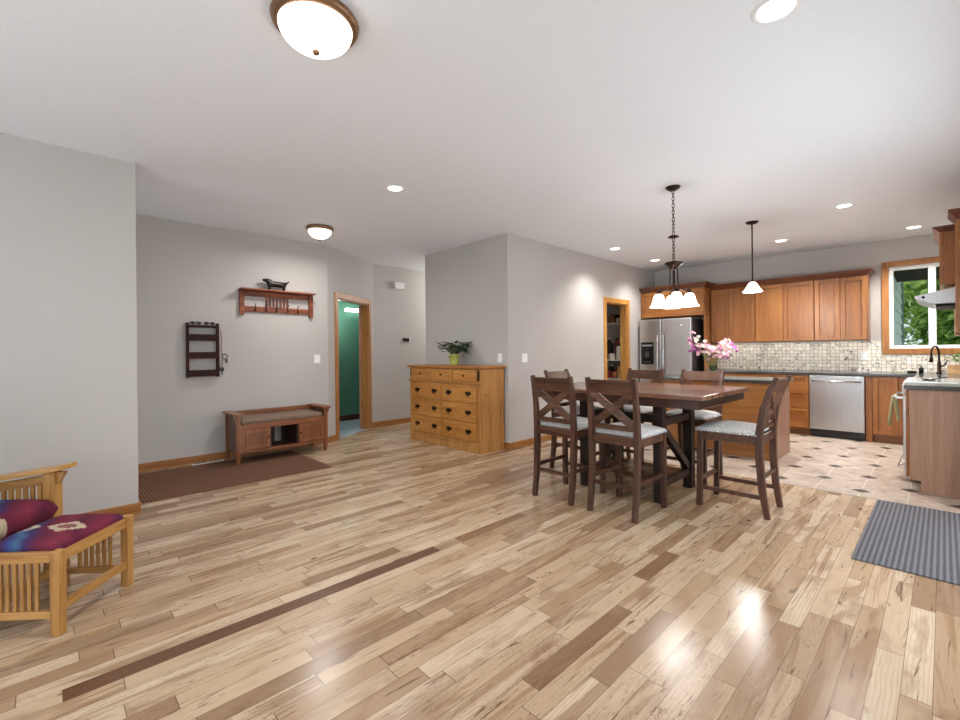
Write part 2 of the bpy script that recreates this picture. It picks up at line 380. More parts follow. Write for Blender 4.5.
SIDING = plain('sage_siding', 'cbd6d0', .7, var=.03); SIDEDARK = plain('sage_trim_board', '6f7f78', .7)
SOFF = wood('dark_soffit', '2c2b22', '3c3a2e', '4a4638', 'y', .8)
LEAF = N('tree_leaves'); r_ = LEAF.noise(LEAF.coord(), 3, 3, .7); LEAF = LEAF.out(LEAF.ramp(r_, [(.3, lin('3b5a22')), (.5, lin('7d9c48')), (.7, lin('b4cc72'))]), .6, 0, .3)
BARK = plain('tree_bark', '4a3d30', .9, var=.3)
GRASS = plain('lawn_grass', '6f8f48', .9, var=.3)
PLEAF = plain('dark_plant_leaf', '25431f', .4, var=.3)
POT = plain('lime_pot_glaze', 'b9c46a', .35, var=.04)
LAMPG = glow('lit_frosted_glass', 'fff4e2', 3.2)
DOWNG = glow('lit_downlight', 'fffaf0', 9)
BATHG = glow('lit_bath_bar', 'f4fff8', 6)

# ------------------------------------------------------------------ the setting
XL, XE, XD, YK, YD, XF, XR = -4.42, -5.99, -3.863, 8.446, 4.246, -6.70, .40
A = Vector((-5.99, 2.849, 0)); B = Vector((-6.70, 4.0, 0)); DV = (B - A).normalized(); DN = Vector((-DV.y, DV.x, 0))  # DN points away from the room
if DN.x > 0: DN = -DN
struct('floor', M().bx(-8.2, XR + .12, -2.75, YK + .12, -.12, 0), FLOOR)
struct('floor_kitchen', M().bx(XD, XR, 4.905, YK, 0.0, .003), TILE)
pa = A + DN * .02; pb = B + DN * .02
struct('floor_bathroom', M().prism([(pa.x, pa.y), (pb.x, pb.y), (-6.85, 5.0), (-7.72, 5.0), (-7.72, 2.2), (-6.15, 2.2)], 0, .003), SLATE)
struct('ceiling', M().bx(-8.2, XR + .12, -2.75, YK + .12, K, K + .1), CEIL)
struct('wall_left', M().bx(XL - .12, XL, -2.6, .527, 0, K), WALL)
struct('wall_entry', M().bx(XE - .12, XE, -1.2, 2.849, 0, K), WALL)
def diag(m, t0, t1, z0, z1, n0, n1):
    q = [A + DV * t + DN * n for t, n in ((t0, n0), (t1, n0), (t1, n1), (t0, n1))]
    return m.hexa([(p.x, p.y, z0) for p in q], [(p.x, p.y, z1) for p in q])
LD = (B - A).length
m = M(); diag(m, 0, .25, 0, K, 0, .12); diag(m, 1.16, LD, 0, K, 0, .12); diag(m, .25, 1.16, 2.05, K, 0, .12)
struct('wall_diagonal', m, WALL)
struct('wall_hallway', M().bx(XF - .12, XF, 4.0, 7.0, 0, K), WALL)
struct('wall_hallway_end', M().bx(XF - .12, -5.585, 7.0, 7.12, 0, K), WALL)
struct('wall_centre', M().bx(-5.585, XD, YD, YD + .12, 0, K), WALL)
struct('wall_hallway_inner', M().bx(-5.585, -5.465, YD + .12, 7.0, 0, K), WALL)
m = M().bx(XD - .12, XD, YD + .12, 6.63, 0, K).bx(XD - .12, XD, 7.33, YK, 0, K).bx(XD - .12, XD, 6.63, 7.33, 2.05, K)
struct('wall_dining', m, WALL)
m = M().bx(XD - .12, -.53, YK, YK + .12, 0, K).bx(.32, XR + .12, YK, YK + .12, 0, K).bx(-.53, .32, YK, YK + .12, 0, 1.24).bx(-.53, .32, YK, YK + .12, 2.37, K)
struct('wall_kitchen', m, WALL)
m = M(); y = -2.6
for a, b, z0, z1 in ((-1.8, .8, .35, 2.15), (2.1, 4.6, 0, 2.1)):
    m.bx(XR, XR + .12, y, a, 0, K); m.bx(XR, XR + .12, a, b, z1, K); y = b
    if z0: m.bx(XR, XR + .12, a, b, 0, z0)
m.bx(XR, XR + .12, y, YK, 0, K)
struct('wall_right', m, WALL)
m = M().bx(XL, -3.65, -2.72, -2.6, 0, K).bx(-.35, XR, -2.72, -2.6, 0, K).bx(-3.65, -.35, -2.72, -2.6, 0, .35).bx(-3.65, -.35, -2.72, -2.6, 2.15, K)
struct('wall_back', m, WALL)
m = M().bx(XE, -5.6, -1.32, -1.2, 0, K).bx(-5.0, XL - .12, -1.32, -1.2, 0, K).bx(-5.6, -5.0, -1.32, -1.2, 2.05, K).bx(-5.6, -5.0, -1.32, -1.2, 0, .3)
struct('wall_front_entry', m, WALL)
# bathroom and pantry shells
struct('wall_bathroom', M().bx(-7.84, -7.72, 2.1, 5.12, 0, K).bx(-7.72, -6.15, 2.08, 2.2, 0, K).bx(-7.72, -6.83, 5.0, 5.12, 0, K), GREEN)
struct('wall_pantry', M().bx(-5.1, -4.98, 6.1, 7.95, 0, K).bx(-4.98, XD - .12, 6.1, 6.2, 0, K).bx(-4.98, XD - .12, 7.85, 7.95, 0, K), WALL)
struct('baseboard_bathroom', M().bx(-7.72, -7.70, 2.2, 5.0, .003, .10), plain('dark_baseboard', '4a2a1c', .5))
# baseboards
def bb(name, m, mat=BASEB): return struct(name, m, mat, bevel=.003)
BH = .085
bb('baseboard_left', M().bx(XL, XL + .014, -2.6, .541, 0, BH).bx(XL - .12, XL, .527, .541, 0, BH))
bb('baseboard_entry', M().bx(XE, XE + .014, -1.2, 2.85, 0, BH))
m = M(); diag(m, 0, .18, 0, BH, -.014, 0); diag(m, 1.235, LD, 0, BH, -.014, 0); bb('baseboard_diagonal', m)
bb('baseboard_hallway', M().bx(XF, XF + .014, 4.0, 7.0, 0, BH))
bb('baseboard_centre', M().bx(-5.585, XD + .014, YD - .014, YD, 0, BH), wood('oak_baseboard_x', '885424', 'a26a34', 'b47c46', 'x', .4))
bb('baseboard_dining', M().bx(XD, XD + .014, YD, 6.55, 0, BH).bx(XD, XD + .014, 7.415, 7.65, 0, BH))
bb('baseboard_right', M().bx(XR - .014, XR, -2.6, 2.05, 0, BH).bx(XR - .014, XR, 4.65, 5.38, 0, BH))
# door trims
m = M(); diag(m, .175, .25, 0, 2.125, -.02, 0); diag(m, 1.16, 1.235, 0, 2.125, -.02, 0); diag(m, .25, 1.16, 2.05, 2.125, -.02, 0)
diag(m, .25, .265, 0, 2.05, 0, .12); diag(m, 1.145, 1.16, 0, 2.05, 0, .12); diag(m, .265, 1.145, 2.035, 2.05, 0, .12)
struct('door_1', m, TRIM, bevel=.003)
struct('trim_1', (lambda q: q)(M()).bx(XD, XD + .02, 6.555, 6.63, 0, 2.13).bx(XD, XD + .02, 7.33, 7.405, 0, 2.13).bx(XD, XD + .02, 6.63, 7.33, 2.05, 2.13)
       .bx(XD - .12, XD, 6.63, 6.645, 0, 2.05).bx(XD - .12, XD, 7.315, 7.33, 0, 2.05).bx(XD - .12, XD, 6.645, 7.315, 2.035, 2.05), wood('pantry_oak_trim', 'a06b2c', 'bd8540', 'cc9a58', 'z', .4), bevel=.003)
# bathroom door leaf, opened inwards
hp = A + DV * 1.13 + DN * .13
dl = thing('bathroom_door', 'narrow oak door standing open into the green bathroom', 'door', (hp.x, hp.y, .01), math.atan2(.60, -.83))
link('door_panel', M().bx(0, .78, -.02, .02, 0, 2.02), wood('oak_door_leaf', '8a5a3c', '9f6f50', 'b08264', 'z', .4), dl, .003)
kn = link('knob', M().lathe([(.01, 0), (.012, .03), (.03, .045), (.03, .06), (.01, .07)], 16), CHROME, dl); kn.location = (.72, .02, .96); kn.rotation_euler = (-PI / 2, 0, 0)
st_ = A + DV * .2665 + DN * .05
# patio door, windows behind the camera
def window(name, ax, face, a0, a1, z0, z1, mull=1, mat=TRIM, t=.075, side=1, depth=.12):
    # ax: 'x' wall runs along x at y=face; 'y' wall runs along y at x=face. side: +1 the wall body is on the + side of face
    def b(m, u0, u1, w0, w1, q0, q1):
        w0, w1 = face + side * w0, face + side * w1
        return m.bx(u0, u1, w0, w1, q0, q1) if ax == 'x' else m.bx(w0, w1, u0, u1, q0, q1)
    m = M()
    b(m, a0 - t, a0, -.02, 0, z0 - t if z0 else 0, z1 + t); b(m, a1, a1 + t, -.02, 0, z0 - t if z0 else 0, z1 + t); b(m, a0, a1, -.02, 0, z1, z1 + t)
    if z0: b(m, a0, a1, -.02, 0, z0 - t, z0)
    w = struct(name, m, mat, bevel=.003)
    f = M(); k = .045
    b(f, a0 + .001, a0 + k, .03, .11, z0 + .001, z1 - .001); b(f, a1 - k, a1 - .001, .03, .11, z0 + .001, z1 - .001); b(f, a0 + k, a1 - k, .03, .11, z0 + .001, z0 + k); b(f, a0 + k, a1 - k, .03, .11, z1 - k, z1 - .001)
    for i in range(1, mull + 1):
        c = a0 + (a1 - a0) * i / (mull + 1); b(f, c - .037, c + .037, .03, .10, z0 + k, z1 - k)
    link('window_frame', f, VINYL, w, .002)
    g = M(); b(g, a0 + k, a1 - k, .066, .070, z0 + k, z1 - k); link('pane', g, GLASS, w)
    return w
window('window_1', 'x', YK, -.53, .32, 1.24, 2.37, 1)
window('window_2', 'x', -2.6, -3.65, -.35, .35, 2.15, 2, side=-1)
window('window_3', 'y', XR, -1.8, .8, .35, 2.15, 1)
window('door_2', 'y', XR, 2.1, 4.6, .0, 2.1, 1)
window('door_3', 'x', -1.2, -5.6, -5.0, .3, 2.05, 0, side=-1)
struct('backsplash', M().bx(-2.77, -.606, YK - .008, YK, .916, 1.347).bx(-.606, .396, YK - .008, YK, .916, 1.16), MOSAIC)

# ------------------------------------------------------------------ outside
struct('ground_outside', M().bx(-30, 30, YK + .3, 45, -.5, -.3), GRASS)
hs = thing('neighbouring_wing', 'sage green clapboard house wing with dark eave left of the kitchen window', 'house', (0, 0, 0))
m = M(); z = .0
for i in range(20):
    z0 = -.3 + i * .2; m.prism([(-.62, z0), (-.56, z0), (-.585, z0 + .2), (-.62, z0 + .2)], 8.62, 12.0, 'y')
link('siding', m, SIDING, hs)
link('corner_board', M().bx(-.64, -.545, 12.0, 12.14, -.3, 3.6), SIDEDARK, hs)
m = M().bx(-1.2, .62, 8.62, 12.6, 3.05, 3.12).bx(.62, .66, 8.62, 12.6, 2.98, 3.2)
for i in range(8): m.bx(-1.0, .6, 8.9 + i * .48, 8.94 + i * .48, 2.95, 3.05)
link('eave', m, SOFF, hs)
m = M().bx(-2.5, 2.5, 8.60, 10.7, 2.47, 2.53).bx(-2.5, 2.5, 10.7, 10.74, 2.40, 2.6)
for i in range(9): m.bx(-2.4, 2.4, 8.75 + i * .22, 8.78 + i * .22, 2.445, 2.468)
struct('roof_soffit', m, SOFF)
def tree(x, y, h, r, label, seed):
    rnd = random.Random(seed); t = thing('garden_tree', label, 'tree', (x, y, -.3), 0, 'trees outside the kitchen window')
    tr = M(); tr.tube([(0, 0, 0), (.05, 0, h * .3), (0, .05, h * .6), (.05, 0, h * .9)], [.16, .12, .08, .03], 10)
    for k in range(7):
        a = k * 2.4; z = h * (.3 + .07 * k); tr.tube([(0, 0, z), (math.cos(a) * r * .4, math.sin(a) * r * .4, z + .35), (math.cos(a) * r * .8, math.sin(a) * r * .8, z + .5)], [.05, .035, .012], 6)
    link('trunk', tr, BARK, t)
    vs_, fs = [], []
    for i in range(20000):
        a = rnd.uniform(0, 2 * PI); e = rnd.uniform(-1, 1); rr = rnd.uniform(.35, 1) ** .5; q = math.sqrt(max(0, 1 - e * e))
        bump = 1 + .18 * math.sin(5 * a + seed) * math.cos(4 * e)
        c = Vector((math.cos(a) * q * r * rr * bump, math.sin(a) * q * r * rr * bump, h * .56 + e * h * .46 * rr))
        n = Vector((rnd.gauss(0, 1), rnd.gauss(0, 1), rnd.gauss(0, 1))).normalized(); u = n.orthogonal().normalized(); w = n.cross(u); s_ = rnd.uniform(.06, .13)
        b = len(vs_); vs_ += [c - u * s_, c - w * s_ * .5, c + u * s_, c + w * s_ * .5]; fs.append((b, b + 1, b + 2, b + 3))
    mm = M(); mm._v(vs_, fs); link('foliage', mm, LEAF, t)
tree(-2.6, 17, 6.5, 2.1, 'bushy green tree nearest the siding outside the window', 1)
tree(-.2, 27, 10, 3.4, 'large leafy tree farthest beyond the kitchen window', 6)
tree(1.3, 14.5, 5.5, 1.9, 'round leafy tree in the middle of the window view', 2)
tree(4.2, 20, 7.5, 2.6, 'tall leafy tree at the right of the window view', 3)

# ------------------------------------------------------------------ lamps
dcount = 0
def downlight(x, y, r, label, e=28):
    t = thing('recessed_downlight', label, 'ceiling light', (x, y, K), 0, 'recessed ceiling downlights')
    link('trim_ring', M().lathe([(r * .74, -.001), (r * .74, -.004), (r * .8, -.009), (r * .95, -.006), (r, -.001)], 32, close=False), WHITE, t)
    link('lens', M().lathe([(r * .74, -.001), (r * .74, -.0035), (.001, -.0045)], 32), DOWNG, t)
    light('downlight_lamp', 'SPOT', (x, y, K - .03), (0, 0, 0), e, LAMP, spot_size=math.radians(130), spot_blend=.8, shadow_soft_size=.06)
for x, y, r, e, l in ((-.509, 2.339, .098, 45, 'round recessed light nearest the camera, at the top right of the photo'),
                   (-3.491, 2.32, .085, 70, 'recessed light in the middle of the living area ceiling'),
                   (-.724, 6.065, .085, 170, 'recessed kitchen light to the right of the pendant, before the range'),
                   (-3.365, 6.052, .085, 75, 'recessed light close to the pantry wall, left of the chandelier'),
                   (-3.342, 7.32, .085, 75, 'recessed light before the refrigerator cabinet'),
                   (-1.564, 7.346, .085, 170, 'recessed light above the dishwasher run, right of the pendant'),
                   (-.251, 7.795, .085, 170, 'recessed light over the kitchen window and sink')):
    downlight(x, y, r, l, e)
def flush(x, y, r, label, e):
    t = thing('flush_ceiling_light', label, 'ceiling light', (x, y, K), 0, 'flush dome ceiling lights')
    link('rim', M().lathe([(.04, -.001), (r * .93, -.001), (r * 1.0, -.018), (r * .97, -.034), (r * .86, -.046), (r * .8, -.04)], 40), BRONZE2, t)
    link('glass_bowl', M().lathe([(r * .84, -.040)] + [(r * .84 * math.cos(a), -.040 - .10 * math.sin(a)) for a in [i * PI / 20 for i in range(1, 10)]] + [(.002, -.141)], 40, close=False), LAMPG, t)
    link('finial', M().lathe([(.001, -.165), (.012, -.16), (.017, -.149), (.008, -.141), (.004, -.135)], 16), BRONZE2, t)
    light('flush_lamp', 'AREA', (x, y, K - .18), (0, 0, 0), e, LAMP, shape='DISK', size=.3)
flush(-1.966, .892, .19, 'bronze-rimmed dome light close overhead in the living area', 22)
flush(-5.186, 2.38, .16, 'bronze-rimmed dome light far off above the entry bench', 16)
# chandelier
t = thing('chandelier', 'four-light bronze chandelier with white bell shades above the dining table', 'chandelier', (-1.735, 4.187, K))
link('canopy', M().lathe([(.012, -.035), (.04, -.03), (.062, -.012), (.065, -.001)], 28), BRONZE, t)
m = M()
for i in range(13):
    z = -.045 - i * .032; a = (i % 2) * PI / 2
    pts = [(math.cos(a) * .011 * math.cos(q), math.sin(a) * .011 * math.cos(q), z + .021 * math.sin(q)) for q in [k * PI / 5 for k in range(11)]]
    m.tube(pts, .0032, 6)
link('chain', m, BRONZE, t)
link('collar', M().lathe([(.01, -.475), (.045, -.468), (.05, -.46), (.03, -.45), (.008, -.445)], 24), BRONZE, t)
m = M()
for i in range(7):
    z = -.49 - i * .03; a = (i % 2) * PI / 2
    m.tube([(math.cos(a) * .011 * math.cos(q), math.sin(a) * .011 * math.cos(q), z + .02 * math.sin(q)) for q in [k * PI / 5 for k in range(11)]], .0032, 6)
link('lower_chain', m, BRONZE, t)
link('body', M().lathe([(.004, -.68), (.03, -.69), (.078, -.70), (.082, -.71), (.05, -.735), (.035, -.755), (.03, -.765), (.004, -.77)], 28), BRONZE, t)
link('centre_stem', M().lathe([(.008, -.76), (.008, -.96), (.018, -.975), (.02, -.99), (.006, -1.01), (.001, -1.02)], 14), BRONZE, t)
RV = (.718, .696)
for k in range(4):
    a = .393 + k * PI / 2 + .15; ca, sa = math.cos(a), math.sin(a)
    link('arm', M().tube([(ca * r, sa * r, z) for r, z in ((.032, -.75), (.034, -.86), (.04, -.91), (.06, -.95), (.1, -.965), (.12, -.955), (.132, -.965), (.132, -.99))], .0055, 8), BRONZE, t)
    sh = link('shade', M().lathe([(.018, .0), (.035, -.008), (.045, -.03), (.052, -.06), (.062, -.09), (.073, -.112), (.085, -.122), (.081, -.122), (.069, -.108), (.05, -.06), (.04, -.028), (.01, -.012)], 28, close=False), LAMPG, t)
    sh.location = (ca * .132, sa * .132, -.985)
    c_ = link('socket_cup', M().lathe([(.02, -.004), (.024, 0), (.02, .02), (.006, .035)], 16), BRONZE, sh)
light('chandelier_lamp', 'POINT', (-1.735, 4.187, 1.60), (0, 0, 0), 26, LAMP, shadow_soft_size=.12)
t = thing('pendant_light', 'bronze rod pendant with one white glass shade above the island', 'pendant light', (-1.572, 6.024, K))
link('canopy', M().lathe([(.012, -.03), (.05, -.022), (.068, -.008), (.068, -.001)], 28), BRONZE, t)
link('rod', M().lathe([(.008, -.02), (.008, -.69)], 12).lathe([(.008, -.69), (.022, -.70), (.026, -.715)], 14), BRONZE, t)
link('shade', M().lathe([(.026, -.712), (.038, -.722), (.055, -.75), (.075, -.785), (.092, -.81), (.105, -.826), (.100, -.826), (.085, -.806), (.048, -.75), (.02, -.72)], 30, close=False), LAMPG, t)
light('pendant_lamp', 'POINT', (-1.572, 6.024, 1.89), (0, 0, 0), 42, LAMP, shadow_soft_size=.09)

# ------------------------------------------------------------------ kitchen cabinets
def shaker(x0, x1, z0, z1, yf, mat, name, parent, axis='y', sgn=-1, f=.055):
    # door slab standing proud of face yf towards sgn
    m = M()
    def b(u0, u1, d0, d1, q0, q1):
        if axis == 'y': m.bx(u0, u1, yf + sgn * d0, yf + sgn * d1, q0, q1)
        else: m.bx(yf + sgn * d0, yf + sgn * d1, u0, u1, q0, q1)
    b(x0 + f, x1 - f, .001, .007, z0 + f, z1 - f)
    b(x0, x0 + f, .001, .024, z0, z1); b(x1 - f, x1, .001, .024, z0, z1); b(x0 + f, x1 - f, .001, .024, z0, z0 + f); b(x0 + f, x1 - f, .001, .024, z1 - f, z1)
    b(x0 + f, x0 + f + .008, .007, .014, z0 + f, z1 - f); b(x1 - f - .008, x1 - f, .007, .014, z0 + f, z1 - f)
    return link(name, m, mat, parent, .0025)
UG = 'cherry wall cabinets above the mosaic'
def crown(m, x0, x1, yf, z, out=.055, h=.075, left=True, right=True):
    xl = out if left else 0; xr = out if right else 0
    m.hexa([(x0, yf + .02, z), (x1, yf + .02, z), (x1, YK - .003, z), (x0, YK - .003, z)][:4], [(x0, yf + .02, z + .002), (x1, yf + .02, z + .002), (x1, YK - .003, z + .002), (x0, YK - .003, z + .002)])
    m.hexa([(x0, yf, z), (x1, yf, z), (x1, YK - .003, z), (x0, YK - .003, z)], [(x0 - xl, yf - out, z + h * .8), (x1 + xr, yf - out, z + h * .8), (x1 + xr, YK - .003, z + h * .8), (x0 - xl, YK - .003, z + h * .8)])
    m.bx(x0 - xl - .004, x1 + xr + .004, yf - out - .004, YK - .003, z + h * .8, z + h)
    return m
YU = 8.136
edges = [-2.745, -2.465, -2.085, -1.708, -1.323, -1.023, -.725]
labs = ['pair of tall cherry wall cabinet doors next to the refrigerator', 'wide cherry wall cabinet in the middle of the run behind the pendant', 'cherry wall cabinet at the right end of the run by the window']
for i in range(3):
    a, mid, b = edges[2 * i], edges[2 * i + 1], edges[2 * i + 2]
    t = thing('wall_cabinet', labs[i], 'cabinet', ((a + b) / 2, YU, 1.365), 0, UG); c0 = (a + b) / 2
    bd = M().bx(a + .001 - c0, b - .001 - c0, 0, YK - .003 - YU, 0, .895); link('body', bd, CABZ, t, .002)
    shaker(a + .006 - c0, mid - .002 - c0, .006, .885, 0, CABZ, 'door', t); shaker(mid + .002 - c0, b - .006 - c0, .006, .885, 0, CABZ, 'door', t)
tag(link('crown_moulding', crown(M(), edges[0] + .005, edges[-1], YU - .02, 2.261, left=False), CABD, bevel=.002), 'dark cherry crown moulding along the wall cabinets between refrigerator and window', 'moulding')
t = thing('wall_cabinet', 'deep two-door cherry cabinet directly above the stainless refrigerator', 'cabinet', (-3.32, 7.866, 1.83))
link('body', M().bx(-.54, .565, 0, YK - .003 - 7.866, 0, .465), CABX, t, .002)
shaker(-.53, .008, .01, .45, 0, CABX, 'door', t); shaker(.012, .555, .01, .45, 0, CABX, 'door', t)
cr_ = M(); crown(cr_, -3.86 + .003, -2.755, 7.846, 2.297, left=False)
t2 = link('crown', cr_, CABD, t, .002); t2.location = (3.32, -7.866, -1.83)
tag(link('refrigerator_side_panel', M().bx(-2.775, -2.757, 7.87, YK - .003, .003, 1.825), CABZ, bevel=.002), 'tall cherry panel standing beside the refrigerator right side', 'panel')
for i in range(3): light('under_cabinet_lamp', 'AREA', ((edges[2 * i] + edges[2 * i + 2]) / 2, 8.30, 1.355), (math.radians(20), 0, 0), .55, (1, .97, .92), shape='RECTANGLE', size=.6, size_y=.05)
# right-hand wall cabinets
t = thing('wall_cabinet', 'short cherry cabinet above the range hood', 'cabinet', (.0, 6.13, 1.855))
link('body', M().bx(.0, .397, -.378, .378, -.05, .42), CABZ, t, .002)
shaker(-.374, -.002, -.045, .414, 0, CABZ, 'door', t, 'x', -1); shaker(.002, .374, -.045, .414, 0, CABZ, 'door', t, 'x', -1)
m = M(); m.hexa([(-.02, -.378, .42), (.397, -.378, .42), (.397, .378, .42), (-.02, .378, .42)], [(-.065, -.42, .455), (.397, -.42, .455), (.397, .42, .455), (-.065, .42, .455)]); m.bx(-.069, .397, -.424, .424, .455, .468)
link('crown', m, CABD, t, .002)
t = thing('wall_cabinet', 'nearest cherry wall cabinet cut by the right photo edge', 'cabinet', (.095, 5.565, 1.37))
link('body', M().bx(0, .302, -.175, .175, 0, .94), CABZ, t, .002)
shaker(-.171, .171, .006, .93, 0, CABZ, 'door', t, 'x', -1)
m = M(); m.hexa([(-.02, -.175, .94), (.302, -.175, .94), (.302, .129, .94), (-.02, .129, .94)], [(-.062, -.225, .995), (.302, -.225, .995), (.302, .129, .995), (-.062, .129, .995)]); m.bx(-.066, .302, -.23, .129, .995, 1.008)
link('crown', m, CABD, t, .002)
t = thing('wall_cabinet', 'cherry wall cabinet between the range hood and the window corner', 'cabinet', (.02, 6.82, 1.37))
link('body', M().bx(0.06, .377, -.305, .305, 0, .87), CABZ, t, .002)
# hood
t = thing('range_hood', 'brushed steel under-cabinet range hood jutting out above the stove', 'range hood', (0, 6.13, 1.62))
link('hood_body', M().prism([(-.19, .10), (-.18, .075), (-.07, .02), (.397, .02), (.397, .228), (.10, .165)], -.372, .372, 'y'), STEEL, t, .003)
link('filter', M().bx(-.05, .36, -.3, .3, .0, .0195), BLACK, t, .002)
bt = link('button', M().lathe([(.012, 0), (.012, .006), (.001, .007)], 12), BLACKP, t); bt.location = (-.13, -.373, .085); bt.rotation_euler = (PI / 2, 0, 0)

# base cabinets
YB = 7.866
def base_unit(x0, x1, label, fronts, group='cherry base cabinets under the dark worktop'):
    c = (x0 + x1) / 2; t = thing('base_cabinet', label, 'cabinet', (c, YB, .003), 0, group)
    link('body', M().bx(x0 + .001 - c, x1 - .001 - c, 0, YK - .01 - YB, .10, .874), CABZ, t, .002)
    link('toe_kick', M().bx(x0 + .001 - c, x1 - .001 - c, .07, .09, 0, .10), CABX, t)
    for nm, u0, u1, z0, z1 in fronts: shaker(u0 - c, u1 - c, z0, z1, 0, CABX if nm == 'drawer' else CABZ, nm, t, f=.045)
    return t
base_unit(-1.80, -1.347, 'cherry three-drawer base cabinet left of the dishwasher', [('drawer', -1.795, -1.352, .655, .862), ('drawer', -1.795, -1.352, .40, .645), ('drawer', -1.795, -1.352, .115, .39)])
base_unit(-2.752, -1.802, 'wide cherry base cabinet behind the island', [('drawer', -2.745, -2.28, .72, .862), ('drawer', -2.275, -1.807, .72, .862), ('door', -2.745, -2.28, .115, .71), ('door', -2.275, -1.807, .115, .71)])
m = M().bx(-.733, -.668, YB, YK - .01, .003, .877)
tag(link('base_filler_post', m, CABZ, bevel=.002), 'narrow cherry filler post at the right of the dishwasher', 'filler post')
base_unit(-.666, -.216, 'cherry corner sink cabinet with two doors right of the dishwasher', [('door', -.655, -.41, .115, .862), ('door', -.405, -.222, .115, .862)])
# dishwasher
t = thing('dishwasher', 'stainless dishwasher with a bar handle under the mosaic backsplash', 'dishwasher', (-1.04, 7.846, .003))
link('tub', M().bx(-.302, .302, .03, .57, .02, .872), BLACKP, t)
link('door', M().bx(-.300, .300, -.01, .029, .115, .868), STEEL, t, .006)
link('handle', M().tube([(-.27, -.05, .795), (.27, -.05, .795)], .012, 12).bx(-.262, -.245, -.05, -.01, .787, .803).bx(.245, .262, -.05, -.01, .787, .803), CHROME, t)
link('kick_plate', M().bx(-.300, .300, .045, .06, 0, .11), BLACKP, t)
link('badge', M().bx(.20, .25, -.0115, -.0102, .845, .855), CHROME, t)
# worktops
m = M().bx(-2.755, XR - .003, 7.83, YK - .009, .880, .915).bx(-.245, XR - .003, 6.515, 7.83, .880, .915)
tag(link('kitchen_worktop', m, GRAN, bevel=.003), 'dark granite worktop running under the backsplash and round to the range', 'countertop')
tag(link('kitchen_worktop', M().bx(-.245, XR - .003, 5.365, 5.749, .888, .922), GRAN, bevel=.003), 'short dark granite top on the right end panel cabinet', 'countertop')
# right run
t = thing('base_cabinet', 'maple-sided end cabinet at the right photo edge before the range', 'cabinet', (0, 5.57, .003))
link('end_panel', M().prism([(-.145, 0), (.397, 0), (.397, .883), (-.215, .883), (-.215, .10), (-.145, .10)], -.18, -.16, 'y'), PANELZ, t, .002)
link('body', M().bx(-.213, .397, -.159, .178, .10, .883), CABZ, t, .002)
link('toe_kick', M().bx(-.145, -.125, -.159, .178, 0, .10), PANELZ, t)
shaker(-.155, .172, .12, .70, -.214, CABZ, 'door', t, 'x', -1, .05); shaker(-.155, .172, .71, .87, -.214, CABZ, 'drawer', t, 'x', -1, .04)
t = thing('base_cabinet', 'cherry base cabinet between the range and the sink corner', 'cabinet', (0, 7.17, .003))
link('body', M().bx(-.214, .397, -.655, .655, .10, .874), CABZ, t, .002)
link('toe_kick', M().bx(-.145, -.125, -.655, .655, 0, .10), CABX, t)
t = thing('kitchen_range', 'white and stainless electric range with a towel bar, behind the end panel', 'stove', (0, 6.132, .003))
link('body', M().bx(-.235, .392, -.377, .377, .03, .905), WHITE, t, .004)
link('cooktop', M().bx(-.268, .392, -.379, .379, .906, .932), WHITE, t, .006)
link('glass_top', M().bx(-.22, .30, -.34, .34, .9325, .936), plain('glare_cooktop_glass', 'a9aaa9', .12), t, .001)  # glare and reflection on the glass painted in as a pale base colour
link('oven_door', M().bx(-.272, -.236, -.372, .372, .20, .80), STEEL, t, .004)
link('control_panel', M().bx(-.276, -.236, -.376, .376, .81, .905), WHITE, t, .004)
link('bottom_drawer', M().bx(-.268, -.236, -.372, .372, .05, .19), STEEL, t, .004)
link('handle', M().tube([(-.335, -.33, .775), (-.335, .33, .775)], .012, 10).bx(-.335, -.272, -.325, -.305, .765, .785).bx(-.335, -.272, .305, .325, .765, .785), CHROME, t)
link('drawer_handle', M().tube([(-.268, -.30, .15), (-.31, -.27, .12), (-.31, .27, .12), (-.268, .30, .15)], .008, 8), CHROME, t)
m = M()
def tw(yc, w, zb, lab):
    m = M(); pts = []
    for s_, sx in ((-1, -.352), (1, -.318)): pass
    n = 10; v = []; f = []
    prof = [(-.296, zb + .05), (-.306, .62), (-.318, .73), (-.321, .785), (-.328, .794), (-.342, .794), (-.352, .785), (-.358, .73), (-.372, .62), (-.384, zb)]
    for i, (x, z) in enumerate(prof):
        for k in range(n + 1):
            y = yc - w / 2 + w * k / n; wob = .004 * math.sin(k * 1.9) * (1 if z < .75 else .1)
            v.append((x - abs(wob) if x < -.335 else x, y, z))
    for i in range(len(prof) - 1):
        for k in range(n): a = i * (n + 1) + k; f.append((a, a + 1, a + n + 2, a + n + 1))
    m._v(v, f, True); o = link('dish_towel', m, TOWEL); o.modifiers.new('thick', 'SOLIDIFY').thickness = .02
    return tag(o, lab, 'towel')
tw(5.89, .13, .50, 'pale green and cream dish towel hanging on the range handle')
